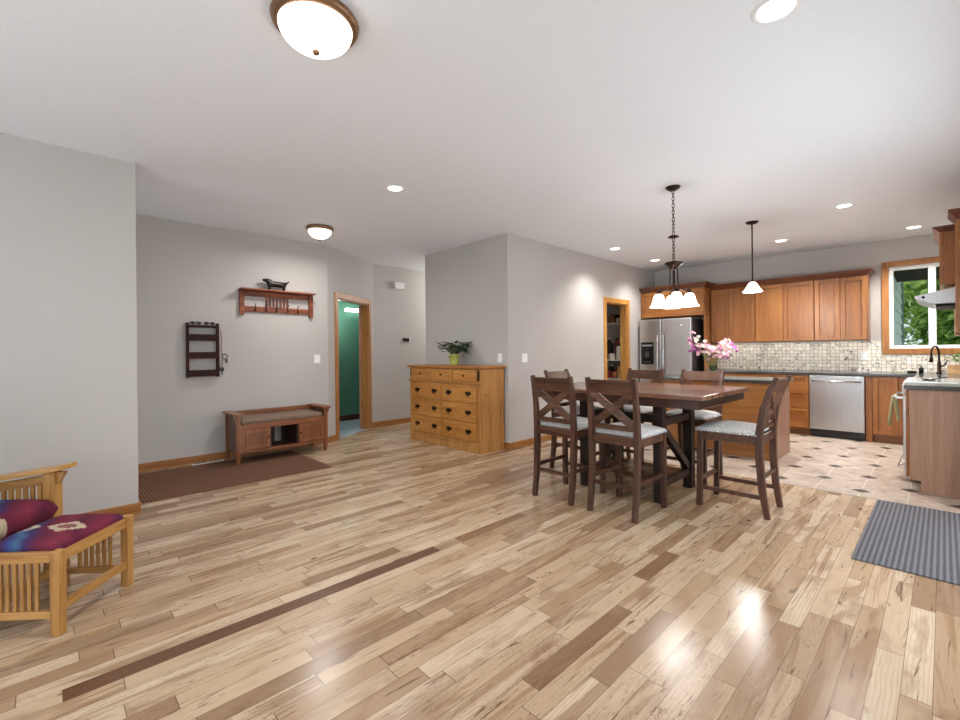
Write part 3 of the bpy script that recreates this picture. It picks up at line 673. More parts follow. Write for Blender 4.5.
# pot-rest / spoon on the range, soap, faucet
tag(link('spoon_rest', M().lathe([(.001, 0), (.04, .001), (.055, .012), (.052, .014), (.038, .004), (.001, .003)], 20).tube([(.03, 0, .012), (.12, .03, .03)], .005, 6), BLACKP, loc=(-.10, 6.0, .9395)), 'black spoon rest lying on the range top', 'spoon rest')
t = thing('kitchen_faucet', 'tall bronze gooseneck faucet standing below the kitchen window', 'faucet', (-.045, 8.27, .915))
link('base', M().lathe([(.03, 0), (.03, .01), (.02, .02), (.018, .14), (.014, .16)], 18), BRONZE, t)
link('spout', M().tube([(0, 0, .15)] + [(-.035 + .035 * math.cos(a), -.075 + .075 * math.cos(a), .25 + .10 * math.sin(a)) for a in [i * PI / 10 for i in range(11)]] + [(-.07, -.15, .21)], [.012] * 13, 10).lathe([(.014, 0), (.019, -.02), (.019, -.07), (.015, -.075)], 12, (-.07, -.15, .22)), BRONZE, t)
link('lever', M().tube([(.015, 0, .09), (.05, -.01, .11), (.075, -.015, .17)], [.011, .009, .006], 8), BRONZE, t)
tag(link('soap_bottle', M().lathe([(.022, 0), (.024, .06), (.018, .075), (.006, .08), (.006, .10), (.001, .102)], 16).tube([(0, 0, .1), (-.03, 0, .105)], .004, 6), BLACKP, loc=(-.21, 8.25, .915)), 'small dark soap pump on the worktop left of the faucet', 'soap dispenser')
tag(link('sponge_dish', M().bx(-.045, .045, -.03, .03, 0, .03), BLACK, bevel=.006, loc=(-.30, 8.28, .915)), 'low dark sponge dish behind the sink', 'sponge dish')
t = thing('planter_box', 'light wooden box planter at the foot of the window', 'planter', (.17, 8.22, .915))
link('box', M().bx(-.14, .14, -.07, .07, 0, .115), wood('pale_box_wood', 'b08556', 'c89c6a', 'd8b080', 'x', .5), t, .003)
def leaves(n, spread, height, seed, size=.04, drop=0):
    rnd = random.Random(seed); m = M()
    for i in range(n):
        a = rnd.uniform(0, 2 * PI); rr = spread * rnd.uniform(.25, 1); hz = height * rnd.uniform(.35, 1) * (1 - .35 * rr / spread)
        tip = Vector((math.cos(a) * rr, math.sin(a) * rr, hz)); base = Vector((math.cos(a) * .015, math.sin(a) * .015, 0))
        m.tube([base, base.lerp(tip, .5) + Vector((0, 0, .02)), tip], .0018, 5)
        d = Vector((math.cos(a), math.sin(a), rnd.uniform(-.5, .6) - drop)).normalized(); s_ = d.cross(Vector((0, 0, 1))).normalized(); up = s_.cross(d); L = size * rnd.uniform(.8, 1.3)
        m._v([tip, tip + d * L * .35 + s_ * L * .28 + up * .006, tip + d * L, tip + d * L * .35 - s_ * L * .28 + up * .006, tip + d * L * .4 - up * .004], [(0, 1, 4), (1, 2, 4), (2, 3, 4), (3, 0, 4)], True)
    return m
o = link('foliage', leaves(50, .15, .17, 5, .05), plain('bright_herb_leaf', '6f9a4a', .5, var=.3), t); o.location = (0, 0, .11)
# outlet plates
def plate(name, label, cat, loc, face, w=.075, h=.118, kind='switch', n=1):
    rz = {'-y': 0, '+x': PI / 2}[face]
    t = thing(name, label, cat, loc, rz)
    link('cover_plate', M().bx(-w * n / 2, w * n / 2, -.007, 0, -h / 2, h / 2), WHITE, t, .003)
    for i in range(n):
        c = (i - (n - 1) / 2) * .046
        link('rocker' if kind == 'switch' else 'socket', M().bx(c - .016, c + .016, -.012, -.0072, -.033, .033), VINYL, t, .002)
plate('wall_outlet', 'white outlet in the mosaic backsplash right of the dishwasher', 'outlet', (-.80, YK - .009, 1.14), '-y', kind='socket')
plate('light_switch', 'white light switch above the pine dresser right corner', 'light switch', (-4.008, YD - .001, 1.166), '-y')
plate('light_switch', 'white double switch on the dining wall right of the corner', 'light switch', (XD + .001, 4.56, 1.162), '+x', n=2, w=.058)
plate('light_switch', 'white switch beside the bathroom door above the bench', 'light switch', (XE + .001, 2.69, 1.171), '+x', n=1, w=.09)

# refrigerator
t = thing('refrigerator', 'stainless side-by-side refrigerator with a black water dispenser', 'refrigerator', (-3.365, 7.70, .003))
link('body', M().bx(-.453, .453, .08, .735, .02, 1.775), plain('fridge_grey_side', '3a3433', .5), t, .004)
link('freezer_door', M().bx(-.453, -.055, -.0, .075, .06, 1.79), STEEL, t, .012)
link('fridge_door', M().bx(-.045, .453, -.0, .075, .06, 1.79), STEEL, t, .012)
for x in (-.10, 0.0):
    h_ = link('handle', M().tube([(x, -.012, 1.52), (x, -.045, 1.49), (x, -.058, 1.2), (x, -.058, .9), (x, -.045, .62), (x, -.012, .59)], .013, 10), CHROME, t)
dp = link('dispenser', M().bx(-.42, -.19, -.006, .0, 1.0, 1.39), BLACKP, t, .004)
link('control_strip', M().bx(-.40, -.21, -.009, -.0065, 1.32, 1.35), plain('dispenser_grey_strip', '8a8a8c', .4), dp, .002)
link('paddle', M().bx(-.34, -.27, -.022, -.0065, 1.12, 1.22).bx(-.37, -.24, -.03, -.0065, 1.03, 1.045), plain('grey_paddle', '3a3a3c', .4), dp, .003)
bt = link('badge', M().lathe([(.018, 0), (.018, .003), (.001, .004)], 16), CHROME, t); bt.location = (.28, -.001, 1.66); bt.rotation_euler = (PI / 2, 0, 0)
link('toe_grille', M().bx(-.45, .45, .05, .07, 0, .055), BLACKP, t)

# island
t = thing('kitchen_island', 'cherry kitchen island between the dining table and the back cabinets', 'island', (-2.03, 6.18, .003))
link('body', M().bx(-.70, .70, -.33, .30, .10, .86), CABZ, t, .002)
link('back_panel', M().bx(-.70, .72, -.35, -.331, 0, .86), wood('island_panel', '835127', '9b6534', 'ab7644', 'x', .3, 4), t, .002)
link('end_panel', M().bx(.701, .72, -.331, .32, 0, .86), PANELZ, t, .002)
link('toe_kick', M().bx(-.70, .70, .24, .26, 0, .10), CABX, t)
link('island_top', M().bx(-.75, .755, -.39, .36, .862, .895), GRAN, t, .003)
link('outlet_plate', M().bx(.7205, .727, -.22, -.15, .60, .72), BLACKP, t, .002)['label'] = 'black outlet plate'
# vase and flowers
VX, VY, VZ = -2.02, 6.02, .899
t = thing('glass_vase', 'clear glass vase of pink flowers standing on the island', 'vase', (VX, VY, VZ))
link('glass', M().lathe([(.001, 0), (.038, 0), (.04, .01), (.037, .08), (.043, .15), (.04, .15), (.034, .08), (.036, .015), (.001, .012)], 24), VGLASS, t)
link('water', M().lathe([(.001, .0125), (.034, .0145), (.033, .08), (.001, .0805)], 20), N('vase_water').out((.85, .95, .88, 1), .02, 0, .5, Transmission_Weight=.9, IOR=1.33), t)
stemm = plain('flower_stem_green', '5c7a3c', .5, var=.2)
cols = {'pale pink': plain('petal_pale_pink', 'dcaab4', .6, var=.15), 'magenta': plain('petal_magenta', 'b4569c', .6, var=.2), 'cream': plain('petal_cream', 'e2cfc0', .6, var=.1)}
rnd = random.Random(11)
RVx, RVy = .696, .718
for i in range(18):
    col = ['pale pink', 'magenta', 'cream', 'pale pink'][i % 4]
    s_ = -1 + 2 * (i + .5) / 18; rad = .24 * s_ + rnd.uniform(-.02, .02); dep = rnd.uniform(-.11, .11)
    hgt = .30 + .13 * abs(s_) + rnd.uniform(-.08, .06)
    if s_ < 0: hgt += .03
    tip = Vector((RVx * rad + RVy * dep * -1, RVy * rad + RVx * dep, hgt))
    t = thing('cut_flower', col + ' cut flower with several blossoms in the glass vase on the island', 'flower', (VX, VY, VZ + .02), 0, 'cut flowers in the glass vase')
    b0 = Vector((rnd.uniform(-.015, .015), rnd.uniform(-.015, .015), 0)); mid = Vector((tip.x * .22, tip.y * .22, .15))
    link('stem', M().tube([b0, mid, tip.lerp(mid, .4) + Vector((0, 0, .02)), tip], .0028, 6), stemm, t)
    lf = M()
    for q in range(5):
        c = mid.lerp(tip, .25 + .14 * q); a = rnd.uniform(0, 6.28); d = Vector((math.cos(a), math.sin(a), .3)).normalized(); u = d.cross(Vector((0, 0, 1))).normalized()
        lf._v([c, c + d * .03 + u * .008, c + d * .065, c + d * .03 - u * .008], [(0, 1, 2, 3)], True)
    link('leaves', lf, stemm, t)
    for q in range(7):
        c = tip + Vector((rnd.uniform(-.055, .055), rnd.uniform(-.055, .055), rnd.uniform(-.11, .04)))
        bl = M(); ax = Vector((rnd.uniform(-.6, .6) + .3, rnd.uniform(-.6, .6) - .5, .6)).normalized(); u = ax.orthogonal().normalized(); w = ax.cross(u)
        for k in range(6):
            a = k * PI / 3; d = u * math.cos(a) + w * math.sin(a); sd = ax.cross(d); L = .030
            bl._v([c, c + d * L * .5 + ax * .012 + sd * L * .32, c + d * L + ax * .014, c + d * L * .5 + ax * .012 - sd * L * .32], [(0, 1, 2, 3)], True)
        bl.blob(c + ax * .008, (.004, .004, .006), 6, 4)
        link('blossom', bl, cols[col], t)

# pantry
t = thing('pantry_shelving', 'white wire-edged pantry shelves seen through the oak doorway', 'shelving', (-4.44, 7.66, .003))
SH = [.30, .74, 1.08, 1.76]
for z in SH: link('shelf', M().bx(-.45, .40, -.18, .17, z - .02, z), WHITE, t, .002)
link('upright', M().bx(-.47, -.452, -.18, .17, 0, 2.1), WHITE, t); link('upright', M().bx(.402, .42, -.18, .17, 0, 2.1), WHITE, t)
PC = {'cream': plain('pantry_cream', 'e6dccb', .5), 'amber': plain('pantry_amber', '9a5a2c', .4), 'dark': plain('pantry_dark', '2c2422', .5), 'red': plain('pantry_red', '8a2c22', .5), 'green': plain('pantry_green', '4c5c38', .5), 'tan': plain('pantry_tan', 'b58c5c', .6)}
def jar(x, z, r, h, c, lab, cat='jar', y=-.06):
    t = thing(cat.replace(' ', '_'), lab, cat, (-4.44 + x, 7.66 + y, z + .0035), 0, 'pantry goods on the shelves')
    link('container', M().lathe([(r * .9, 0), (r, .01), (r, h * .75), (r * .6, h * .88), (r * .55, h * .9)], 16), PC[c], t); link('lid', M().lathe([(r * .62, h * .9), (r * .62, h), (r * .1, h * 1.01)], 16), PC['dark'] if c != 'dark' else PC['cream'], t)
def box(x, z, w, h, c, lab, y=-.06):
    t = tag(link('food_box', M().bx(-w / 2, w / 2, -.06, .06, 0, h), PC[c], bevel=.003, loc=(-4.44 + x, 7.66 + y, z + .0035)), lab, 'box', 'pantry goods on the shelves')
jar(-.05, 1.76, .07, .22, 'cream', 'tall white canister on the top pantry shelf', 'canister'); jar(.14, 1.76, .05, .16, 'amber', 'amber jar on the top pantry shelf'); jar(.27, 1.76, .04, .10, 'cream', 'small pale jar at the right of the top pantry shelf'); box(-.25, 1.76, .14, .2, 'tan', 'tan box at the left of the top pantry shelf')
jar(-.10, 1.08, .055, .38, 'dark', 'tall dark bottle on the middle pantry shelf', 'bottle'); jar(.02, 1.08, .05, .42, 'dark', 'tallest dark bottle on the middle pantry shelf', 'bottle', .05); jar(.13, 1.08, .06, .13, 'cream', 'squat cream jar on the middle pantry shelf'); jar(.27, 1.08, .05, .28, 'cream', 'tall cream canister at the right of the middle pantry shelf', 'canister'); box(-.27, 1.08, .15, .32, 'green', 'dark green box on the middle pantry shelf')
box(-.15, .74, .2, .18, 'dark', 'dark box on the lower pantry shelf'); jar(.05, .74, .06, .16, 'red', 'red jar on the lower pantry shelf'); jar(.2, .74, .06, .14, 'amber', 'amber jar on the lower pantry shelf'); box(.32, .74, .1, .22, 'tan', 'tan box on the lower pantry shelf')
for i in range(6): jar(-.36 + .13 * i, 1.76, .045, .14 + .05 * (i % 3), ['dark', 'amber', 'dark', 'tan', 'dark', 'green'][i], 'dim jar in the back row of the top pantry shelf', y=.09)
for i in range(6): jar(-.36 + .13 * i, 1.08, .05, .34 + .06 * (i % 3), ['dark', 'amber', 'dark', 'dark', 'red', 'dark'][i], 'dim bottle in the back row of the middle pantry shelf', 'bottle', y=.09)
for i in range(6): jar(-.36 + .13 * i, .74, .05, .20 + .04 * (i % 2), ['amber', 'dark', 'cream', 'dark', 'red', 'dark'][i], 'dim jar in the back row of the lower pantry shelf', y=.09)
box(0, .30, .3, .25, 'amber', 'wide brown box on the bottom pantry shelf')

# ------------------------------------------------------------------ dining set
def make_chair(label, x, y, rz, sz=.265, rz_=.23, fz=.20, mat=CHR, matx=CHX, lean=1.0):
    ln = lambda y: -.19 + (y + .19) * lean
    t = thing('counter_chair', label, 'chair', (x, y, .0), rz, 'counter-height X-back dining chairs')
    h = .195
    for s_ in (-1, 1):
        link('leg', M().beam((s_ * h, .235, 0), (s_ * h, .225, .60), .040, .040, (0, 1, 0)), mat, t, .004)
        link('leg', M().strip([(s_ * .184, -.235, 0), (s_ * .186, -.205, .20), (s_ * .188, -.19, .42), (s_ * .189, -.19, .62), (s_ * .190, ln(-.215), .80), (s_ * .191, ln(-.262), .95), (s_ * .192, ln(-.305), 1.04)], [.036, .038, .04, .04, .038, .036, .034], [.038, .046, .05, .05, .042, .036, .03], (1, 0, 0)), mat, t, .004)
    link('apron', M().bx(-h + .02, h - .02, .215, .235, .535, .60).bx(-h + .02, h - .02, -.20, -.18, .535, .60).bx(-h - .01, -h + .01, -.17, .21, .535, .60).bx(h - .01, h + .01, -.17, .21, .535, .60), matx, t, .002)
    c = link('seat', M().cushion(-.212, .212, -.168, .26, .588, .640, .026, p=7), SEATF, t)
    nl = M()
    for i in range(17):
        u = -.17 + .41 * i / 16
        for s_ in (-1, 1): nl.blob((s_ * .2165, u, .603), (.005, .0075, .0075), 6, 4)
    for i in range(15): nl.blob((-.20 + .4 * i / 14, .2605, .603), (.0075, .005, .0075), 6, 4)
    o = link('nailhead_trim', nl, CHROME, c)
    o['label'] = 'row of bright nailheads'
    link('top_rail', M().strip([(-.185, ln(-.275), .975), (-.07, ln(-.287), .975), (.07, ln(-.287), .975), (.185, ln(-.275), .975)], .10, .022, (0, -.38 * lean, 1)), matx, t, .004)
    link('lower_rail', M().bx(-.18, .18, -.205, -.185, .645, .685), matx, t, .003)
    a0, a1 = (-.172, ln(-.202), .68), (.172, ln(-.258), .93); b0, b1 = (.172, ln(-.202), .68), (-.172, ln(-.258), .93)
    link('cross_slat', M().beam(a0, a1, .058, .018, (0, -1, .2)), matx, t, .003)
    link('cross_slat', M().beam((b0[0], b0[1] - .004, b0[2]), (b1[0], b1[1] - .004, b1[2]), .058, .018, (0, -1, .2)), matx, t, .003)
    for s_ in (-1, 1): link('stretcher', M().bx(s_ * .193 - .009, s_ * .193 + .009, -.19, .215, sz - .016, sz + .016), mat, t, .002)
    link('stretcher', M().bx(-.175, .175, -.215, -.197, rz_ - .016, rz_ + .016), matx, t, .002)
    link('footrest', M().bx(-.178, .178, .222, .242, fz - .016, fz + .016), matx, t, .002)
    return t
make_chair('X-back counter chair at the near left of the table, seen from behind', -2.285, 3.275, 0, lean=.45)
make_chair('X-back counter chair at the near side centre, seen fully from behind', -1.745, 3.285, 0, lean=.45)
PALE = wood('lit_chair_walnut', '5a4634', '75604a', '8d7860', 'z', .3, 6)
make_chair('X-back counter chair at the right end of the table, seen from its side', -1.142, 3.975, PI / 2, sz=.15, rz_=.30, fz=.21)
make_chair('X-back counter chair on the far side in front of the refrigerator', -2.352, 4.60, PI)
make_chair('X-back counter chair on the far side in front of the flower vase', -1.742, 4.60, PI)
make_chair('X-back counter chair at the left end of the table, mostly hidden', -2.705, 4.09, -PI / 2)
t = thing('dining_table', 'dark walnut counter-height trestle table in the middle of the six chairs', 'table', (-1.975, 3.915, 0))
TW, TD = .775, .56
m = M()
link('tabletop', m.bx(-TW, TW, -TD, TD, .878, .912), TBX, t, .003)
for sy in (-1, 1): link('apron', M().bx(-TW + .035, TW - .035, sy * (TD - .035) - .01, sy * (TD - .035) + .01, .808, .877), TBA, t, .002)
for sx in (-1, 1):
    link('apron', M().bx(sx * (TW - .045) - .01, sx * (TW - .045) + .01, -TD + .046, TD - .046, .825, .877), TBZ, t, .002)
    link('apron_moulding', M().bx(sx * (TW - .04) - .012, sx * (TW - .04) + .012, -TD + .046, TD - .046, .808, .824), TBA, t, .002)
for sx in (-1, 1):
    for sy in (-1, 1):
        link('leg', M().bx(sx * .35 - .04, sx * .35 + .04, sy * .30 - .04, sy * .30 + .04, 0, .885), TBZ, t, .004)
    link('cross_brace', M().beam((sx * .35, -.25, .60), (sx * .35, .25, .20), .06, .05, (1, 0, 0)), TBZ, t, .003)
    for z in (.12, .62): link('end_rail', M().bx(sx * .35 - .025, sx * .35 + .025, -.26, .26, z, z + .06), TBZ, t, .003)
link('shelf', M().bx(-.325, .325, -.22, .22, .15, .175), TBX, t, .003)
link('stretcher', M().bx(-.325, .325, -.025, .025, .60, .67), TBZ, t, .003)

# ------------------------------------------------------------------ dresser and plant
DX0, DX1, DY = -5.375, -3.915, 3.80
t = thing('pine_dresser', 'wide knotty pine dresser with nine drawers against the centre wall', 'dresser', ((DX0 + DX1) / 2, DY, 0)); t.scale = (1, 1, 1.04); c = (DX0 + DX1) / 2; hw = (DX1 - DX0) / 2
link('carcass', M().bx(-hw, hw, .0, .42, .09, 1.0).bx(-hw, -hw + .07, 0, .42, 0, .09).bx(hw - .07, hw, 0, .42, 0, .09).bx(-hw + .07, hw - .07, .01, .03, .0, .09), PINE, t, .004)
link('top', M().bx(-hw - .035, hw + .03, -.035, .425, 1.001, 1.030), wood('pine_top', '8a5420', 'a96d30', 'bb8040', 'x', .35), t, .006)
link('front_moulding', M().bx(-hw - .015, hw + .005, -.022, -.001, .815, .838), PINEX, t, .004)
gaps = [(-hw + .045, -.245), (-.235, .215), (.225, hw - .065)]
def drw(x0, x1, z0, z1, knob):
    d = link('drawer', M().bx(x0, x1, -.014, -.001, z0, z1), PINEX, t, .004)
    if knob: xs = [(x0 + x1) / 2]
    else: xs = [x0 + (x1 - x0) * .22, x1 - (x1 - x0) * .22]
    for x in xs:
        zc = (z0 + z1) / 2
        if knob: k = M(); k.tube([(x, -.014, zc), (x, -.03, zc), (x, -.034, zc)], [.008, .014, .010], 12)
        else:
            k = M(); k.prism([(x + a * 1.25, zc + b * 1.3) for a, b in ((-.045, .004), (-.03, .022), (-.012, .012), (0, .03), (.012, .012), (.03, .022), (.045, .004), (.03, -.012), (.012, -.006), (0, -.032), (-.012, -.006), (-.03, -.012))], -.018, -.0145, 'y')
            k.tube([(x - .028, -.018, zc + .005), (x - .024, -.034, zc - .01), (x, -.038, zc - .022), (x + .024, -.034, zc - .01), (x + .028, -.018, zc + .005)], .0045, 6)
        link('pull', k, BLACK, d)
for a, b in gaps: drw(a, b, .845, .985, True)
for z0, z1 in ((.59, .805), (.36, .58), (.135, .35)):
    drw(-hw + .045, -.01, z0, z1, False); drw(.0, hw - .065, z0, z1, False)
link('corner_strap', M().prism([(-hw + .012, .86), (-hw + .03, .87), (-hw + .03, .965), (-hw + .012, .975)], -.004, -.001, 'y').prism([(hw - .05, .85), (hw - .02, .86), (hw - .012, .92), (hw - .02, .975), (hw - .045, .985)], -.006, -.001, 'y'), BLACK, t)
t = thing('potted_plant', 'small dark-leaved plant in a lime green pot on the pine dresser', 'plant', (-4.665, 4.03, 1.0725)); t.scale = (1.25, 1.25, 1.15)
link('pot', M().lathe([(.045, 0), (.048, .005), (.06, .11), (.066, .112), (.066, .128), (.058, .128), (.055, .11)], 24), POT, t)
link('soil', M().lathe([(.001, .108), (.054, .108)], 20, close=False), plain('potting_soil', '2c2018', .9), t)
o = link('foliage', leaves(80, .14, .21, 3, .085, .05), PLEAF, t); o.location = (0, 0, .105)
# hallway devices
t = thing('door_chime', 'white door chime box high on the hallway wall', 'door chime', (XF + .001, 4.50, 2.427))
link('cover', M().bx(0, .05, -.10, .10, -.055, .055), WHITE, t, .01)
t = thing('thermostat', 'small dark thermostat on the hallway wall', 'thermostat', (XF + .001, 4.66, 1.48))
link('case', M().bx(0, .03, -.07, .05, -.03, .03), BLACKP, t, .005); link('white_edge', M().bx(0.0, .024, .051, .068, -.03, .03), WHITE, t, .003)

# ------------------------------------------------------------------ entry
tag(link('entry_rug', M().bx(-5.84, -4.68, .0, 2.262, .0005, .0075), BMAT, bevel=.002), 'long brown ribbed runner rug in front of the entry bench', 'rug')
tag(link('door_mat', M().bx(-.39, .36, 3.42, 4.888, .0005, .009), GMAT, bevel=.003), 'grey ribbed door mat on the wood floor at the tile edge', 'mat')
t = thing('floor_register', 'narrow white floor vent at the baseboard left of the bench', 'vent', (-5.915, 1.35, .0))
link('frame', M().bx(-.035, .035, -.16, .16, .0005, .0065), WHITE, t, .001)
link('slot', M().bx(-.018, .018, -.145, -.01, .0066, .0075).bx(-.018, .018, .01, .145, .0066, .0075), BLACK, t)
t = thing('entry_bench', 'russet mission storage bench with a taupe cushion in the entry', 'bench', (-5.70, 2.065, .008))
x0, x1, y0, y1 = -.195, .195, -.51, .51
for sx, xx in ((-1, x0), (1, x1)):
    for sy, yy in ((-1, y0), (1, y1)):
        link('leg', M().beam((xx, yy, 0), (xx, yy, .12), .028, .028, (0, 1, 0), .045, .045).bx(xx - .0225, xx + .0225, yy - .0225, yy + .0225, .12, .545), BENZ, t, .002)
for s_ in (-1, 1):
    a = link('armrest', M().bx(x0 - .03, x1 + .05, s_ * .51 - .055, s_ * .51 + .055, .546, .568), BENY, t, .003)
    link('corbel', M().prism([(s_ * .533, .545), (s_ * .562, .545), (s_ * .533, .46)], x1 - .01, x1 + .012, 'x'), BENZ, a)
    link('side_panel', M().bx(x0 + .023, x1 - .023, s_ * .51 - .008, s_ * .51 + .008, .12, .545), plain('bench_side_panel', '5c4438', .5), t)
link('back_rail', M().bx(x0 - .01, x0 + .012, -.487, .487, .50, .56), BENY, t, .002)
link('seat_deck', M().bx(x0 + .012, x1 - .005, -.487, .487, .385, .43), BENY, t, .002)
link('front_rail', M().bx(x1 - .004, x1 + .014, -.487, .487, .385, .44).bx(x1 - .004, x1 + .014, -.487, .487, .115, .148), BENY, t, .002)
link('cabinet_box', M().bx(x0 + .0, x1 - .005, -.487, .487, .12, .135).bx(x0 + .012, x1 - .005, -.165, -.150, .135, .385).bx(x0 + .012, x1 - .005, .150, .165, .135, .385).bx(x0 + .0, x0 + .011, -.487, .02, .135, .385).bx(x0 + .0, x0 + .011, .10, .487, .135, .385), plain('bench_interior', '3c2018', .6), t)
link('cushion', M().cushion(x0 + .02, x1 + .0, -.475, .475, .431, .50, .004, 18, 30), BENCHF, t)
for ya, yb, kx in ((-.485, -.168, 1), (.168, .485, -1)):
    d = M(); xf = x1 + .001
    d.bx(xf, xf + .014, ya, ya + .045, .152, .382).bx(xf, xf + .014, yb - .045, yb, .152, .382).bx(xf, xf + .014, ya + .045, yb - .045, .152, .195).bx(xf, xf + .014, ya + .045, yb - .045, .34, .382).bx(xf, xf + .004, ya + .045, yb - .045, .195, .34)
    n = 7
    for i in range(n):
        u = ya + .045 + (yb - ya - .09) * (i + .5) / n; d.bx(xf + .004, xf + .0135, u - .010, u + .010, .195, .34)
    dd = link('door', d, BENZ, t, .0015)
    u = yb - .02 if kx > 0 else ya + .02
    link('knob', M().tube([(xf + .014, u, .275), (xf + .03, u, .275), (xf + .036, u, .275)], [.006, .012, .009], 10), BLACK, dd)
# coat rack
t = thing('coat_rack', 'red oak coat rack shelf with spindles on the entry wall', 'coat rack', (XE + .002, 2.17, 1.74))
W2 = .43
link('shelf', M().bx(0, .15, -W2 - .035, W2 + .02, .29, .308), RACKY, t, .003)
link('top_rail', M().bx(0.0, .02, -W2 + .03, W2 - .03, .225, .288), RACKY, t, .002)
link('hook_rail', M().bx(0.0, .02, -W2 + .03, W2 - .03, .03, .10), RACKY, t, .002)
for s_ in (-1, 1): link('side_post', M().bx(0, .035, s_ * W2 - .028, s_ * W2 + .028, -.01, .289).prism([(0, .23), (.0, .289), (.12, .289)], s_ * W2 - .012, s_ * W2 + .012, 'y') if False else M().bx(0, .04, s_ * W2 - .026, s_ * W2 + .026, -.01, .289), RACKY, t, .003)
for i in range(7): link('spindle', M().bx(.004, .018, -.135 + .043 * i - .010, -.135 + .043 * i + .010, .10, .225), RACKY, t)
for i in range(5):
    u = -.28 + .13 * i + (.0 if i < 3 else .01)
    link('hook', M().tube([(.021, u, .04), (.024, u, .10), (.06, u, .125), (.066, u, .14)], .005, 6).tube([(.024, u, .06), (.05, u, .045), (.056, u, .065)], .005, 6), BLACK, t)
# dog figure, one skinned body
def skin(name, verts, edges_, rad, mat, parent=None, root=0, sub=2):
    me = bpy.data.meshes.new(name); me.from_pydata(verts, edges_, []); o = bpy.data.objects.new(name, me); COL.objects.link(o); me.materials.append(mat)
    if parent: o.parent = parent
    sk = o.modifiers.new('skin', 'SKIN'); sk.use_smooth_shade = True
    for i, r in enumerate(rad): me.skin_vertices[0].data[i].radius = (r, r)
    me.skin_vertices[0].data[root].use_root = True
    o.modifiers.new('sub', 'SUBSURF').levels = sub; o.modifiers['sub'].render_levels = sub
    return o
dv = [(0, 0, .075), (0, -.05, .08), (0, -.085, .085), (0, -.11, .12), (0, -.135, .135), (0, -.175, .122), (0, .06, .078), (0, .095, .08), (0, .125, .10), (0, .16, .135),
      (.02, -.085, .045), (.02, -.088, .006), (-.02, -.085, .045), (-.02, -.088, .006), (.02, .09, .04), (.02, .092, .006), (-.02, .09, .04), (-.02, .092, .006), (.024, -.125, .105), (-.024, -.125, .105)]
de = [(0, 1), (1, 2), (2, 3), (3, 4), (4, 5), (0, 6), (6, 7), (7, 8), (8, 9), (2, 10), (10, 11), (2, 12), (12, 13), (7, 14), (14, 15), (7, 16), (16, 17), (4, 18), (4, 19)]
dr = [.040, .042, .042, .032, .037, .019, .038, .040, .012, .007, .012, .010, .012, .010, .013, .010, .013, .010, .008, .008]
o = skin('dog_figurine', dv, de, dr, plain('black_iron_figure', '17130f', .35, .4)); o.location = (XE + .09, 2.13, 2.0485)
tag(o, 'black short-legged dog figurine with raised tail on the coat rack shelf', 'figurine')
# letter rack
t = thing('letter_rack', 'dark wooden three-bin letter rack left of the coat rack', 'wall rack', (XE + .002, 1.32, .985))
for s_ in (-1, 1): link('side_rail', M().bx(0, .055, s_ * .152 - .012, s_ * .152 + .012, 0, .625), DRK, t, .002)
link('top_bar', M().bx(0, .055, -.142, .142, .57, .60), DRK, t, .002)
for z in (.0, .205, .41):
    b_ = link('bin', M().bx(.06, .07, -.160, .160, z + .01, z + .085).bx(.0, .06, -.142, .142, z + .01, z + .018), DRK, t, .002)
    link('label_holder', M().bx(.0705, .073, -.04, .04, z + .04, z + .055), BLACK, b_)
def shades(y, lab):
    t = thing('sunglasses', lab, 'sunglasses', (XE + .03, y, 1.5865), 0, 'sunglasses on the letter rack')
    link('lenses', M().blob((.02, -.03, .02), (.006, .026, .018), 12, 8).blob((.02, .03, .02), (.006, .026, .018), 12, 8).tube([(.02, -.01, .025), (.02, .01, .025)], .003, 6), BLACKP, t)
    link('temples', M().tube([(.02, -.056, .028), (-.02, -.056, .02)], .002, 5).tube([(.02, .056, .028), (-.02, .056, .02)], .002, 5), BLACKP, t)
shades(1.245, 'dark sunglasses lying on the letter rack, left pair'); shades(1.385, 'dark sunglasses lying on the letter rack, right pair')
tag(link('hanging_lanyard', M().tube([(0, 0, 0), (.004, .012, -.1), (.002, .004, -.22), (.006, .02, -.34), (.004, .012, -.46)], .004, 6), plain('brown_strap', '6a4c38', .8), loc=(XE + .05, 1.497, 1.535)), 'brown strap hanging down the right side of the letter rack', 'lanyard')
tag(link('key_ring', M().tube([(0, .03 * math.cos(a), .03 * math.sin(a)) for a in [k * PI / 6 for k in range(13)]], .005, 6).bx(-.004, .004, .005, .03, -.075, -.03), BLACKP, loc=(XE + .05, 1.54, 1.22)), 'dark key ring hanging beside the letter rack middle bin', 'keys')
tag(link('key_fob', M().blob((0, 0, 0), (.012, .022, .026), 12, 8).bx(-.004, .004, -.008, .008, -.065, -.022), BLACKP, loc=(XE + .05, 1.512, 1.07)), 'round dark key fob hanging beside the letter rack bottom bin', 'keys')

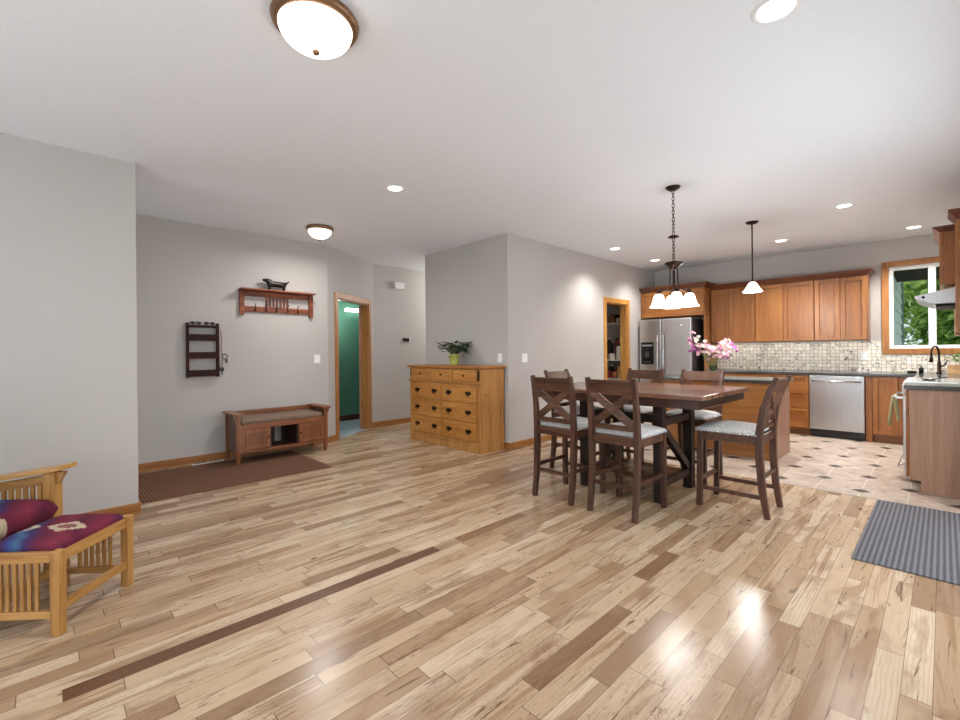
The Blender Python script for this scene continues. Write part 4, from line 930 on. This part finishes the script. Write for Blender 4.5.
# ------------------------------------------------------------------ mission chair and ottoman
RZ = math.atan2(-.65, .76)
f_ = Vector((.65, .76, 0)).normalized(); r_v = Vector((.76, -.65, 0)).normalized()
Nc = Vector((-2.729, .042, 0)); Rc = Vector((-3.082, .347, 0)); Mid = (Nc + Rc) / 2 - f_ * .022; hwid = (Rc - Nc).length / 2 - .02; OL = .33
oc = Mid - f_ * OL / 2
t = thing('ottoman', 'mission oak ottoman with a maroon and blue woven cushion', 'ottoman', (oc.x, oc.y, 0), RZ); t.scale = (1, 1, .95)
hx, hy = hwid, OL / 2; q = .021
for sx in (-1, 1):
    for sy in (-1, 1): link('leg', M().bx(sx * hx - q, sx * hx + q, sy * hy - q, sy * hy + q, 0, .395), MISZ, t, .004)
    for z0, z1 in ((.34, .39), (.08, .115)): link('side_rail', M().bx(sx * hx - .012, sx * hx + .012, -hy + q, hy - q, z0, z1), MISY, t, .003)
    for i in range(6):
        u = -.0775 + .031 * i; link('slat', M().bx(sx * hx - .006, sx * hx + .006, u - .008, u + .008, .115, .34), MISZ, t, .002)
for sy in (-1, 1):
    link('end_rail', M().bx(-hx + q, hx - q, sy * hy - .012, sy * hy + .012, .335, .385), MISX, t, .003)
    link('stretcher', M().bx(-hx + q, hx - q, sy * hy - .011, sy * hy + .011, .105, .145), MISX, t, .003)
link('cushion', M().cushion(-hx + .012, hx - .028, -hy + .0, hy - .005, .35, .425, .014, 22, 14), SW, t)
cc = Mid - f_ * (.45 + .40)
t = thing('mission_armchair', 'mission oak armchair with slatted bow arms cut by the left photo edge', 'armchair', (cc.x, cc.y, 0), RZ)
HX, HY = .335, .40
for sx in (-1, 1):
    link('front_post', M().bx(sx * HX - .03, sx * HX + .03, HY - .06, HY, 0, .598), MISZ, t, .004)
    link('rear_post', M().bx(sx * HX - .03, sx * HX + .03, -HY, -HY + .06, 0, .45), MISZ, t, .004)
    az = lambda y: .612 - .15 * (HY - y) / (2 * HY) + .012 * math.sin(PI * max(0, min(1, (HY - y) / (2 * HY))))
    n = 9; ys = [HY + .055 - i * (2 * HY + .08) / n for i in range(n + 1)]
    a = link('arm', M().strip([(sx * HX, y, az(y)) for y in ys], .13, .024, (1, 0, 0)), MISY, t, .004)
    link('corbel', M().prism([(HY, .594), (HY + .045, .594), (HY, .52)], sx * HX - .012, sx * HX + .012, 'x'), MISZ, a)
    ys = [HY - .062 - i * (2 * HY - .124) / 8 for i in range(9)]
    link('side_rail', M().strip([(sx * HX, y, az(y) - .052) for y in ys], .024, .05, (1, 0, 0)), MISY, t, .003)
    link('side_rail', M().bx(sx * HX - .012, sx * HX + .012, -HY + .06, HY - .06, .12, .17), MISY, t, .003)
    for i in range(17):
        u = -HY + .06 + (2 * HY - .12) * (i + 1) / 18; link('slat', M().bx(sx * HX - .006, sx * HX + .006, u - .011, u + .011, .17, az(u) - .07), MISZ, t, .002)
link('front_rail', M().bx(-HX + .03, HX - .03, HY - .045, HY - .02, .24, .33), MISX, t, .003)
link('rear_rail', M().bx(-HX + .03, HX - .03, -HY + .02, -HY + .045, .24, .33), MISX, t, .003)
link('seat_cushion', M().cushion(-HX + .035, HX - .035, -HY + .14, HY + .03, .335, .468, .012, 22, 14), SW, t)
bk = M(); bk.beam((-.26, -.36, .34), (-.26, -.60, 1.0), .04, .05, (0, 1, 0)).beam((.26, -.36, .34), (.26, -.60, 1.0), .04, .05, (0, 1, 0))
for z in (.45, .62, .79, .95): bk.bx(-.24, .24, -.36 - (z - .34) * .364 - .012, -.36 - (z - .34) * .364 + .012, z - .03, z + .03)
link('reclining_back', bk, MISZ, t, .003)
b_ = link('back_cushion', M().cushion(-.27, .27, -.30, .30, -.06, .06, .02, 16, 8), SW, t); b_.location = (0, -.33, .76); b_.rotation_euler = (math.radians(110), 0, 0)
# bathroom vanity light
t = thing('vanity_light', 'small bright light bar on the green bathroom wall', 'wall light', (-7.719, 4.17, 2.05))
link('back_plate', M().bx(0, .02, -.18, .18, -.03, .03), CHROME, t); link('diffuser', M().bx(.021, .09, -.17, .17, -.03, .03), BATHG, t, .01)
light('hallway_lamp', 'POINT', (-6.1, 6.0, 2.3), (0, 0, 0), 42, LAMP, shadow_soft_size=.12)
light('vanity_lamp', 'POINT', (-7.35, 3.6, 1.9), (0, 0, 0), 18, (.95, 1, .97), shadow_soft_size=.1)
0 and light('pantry_lamp', 'POINT', (-4.4, 6.9, 2.55), (0, 0, 0), 2, LAMP, shadow_soft_size=.05)
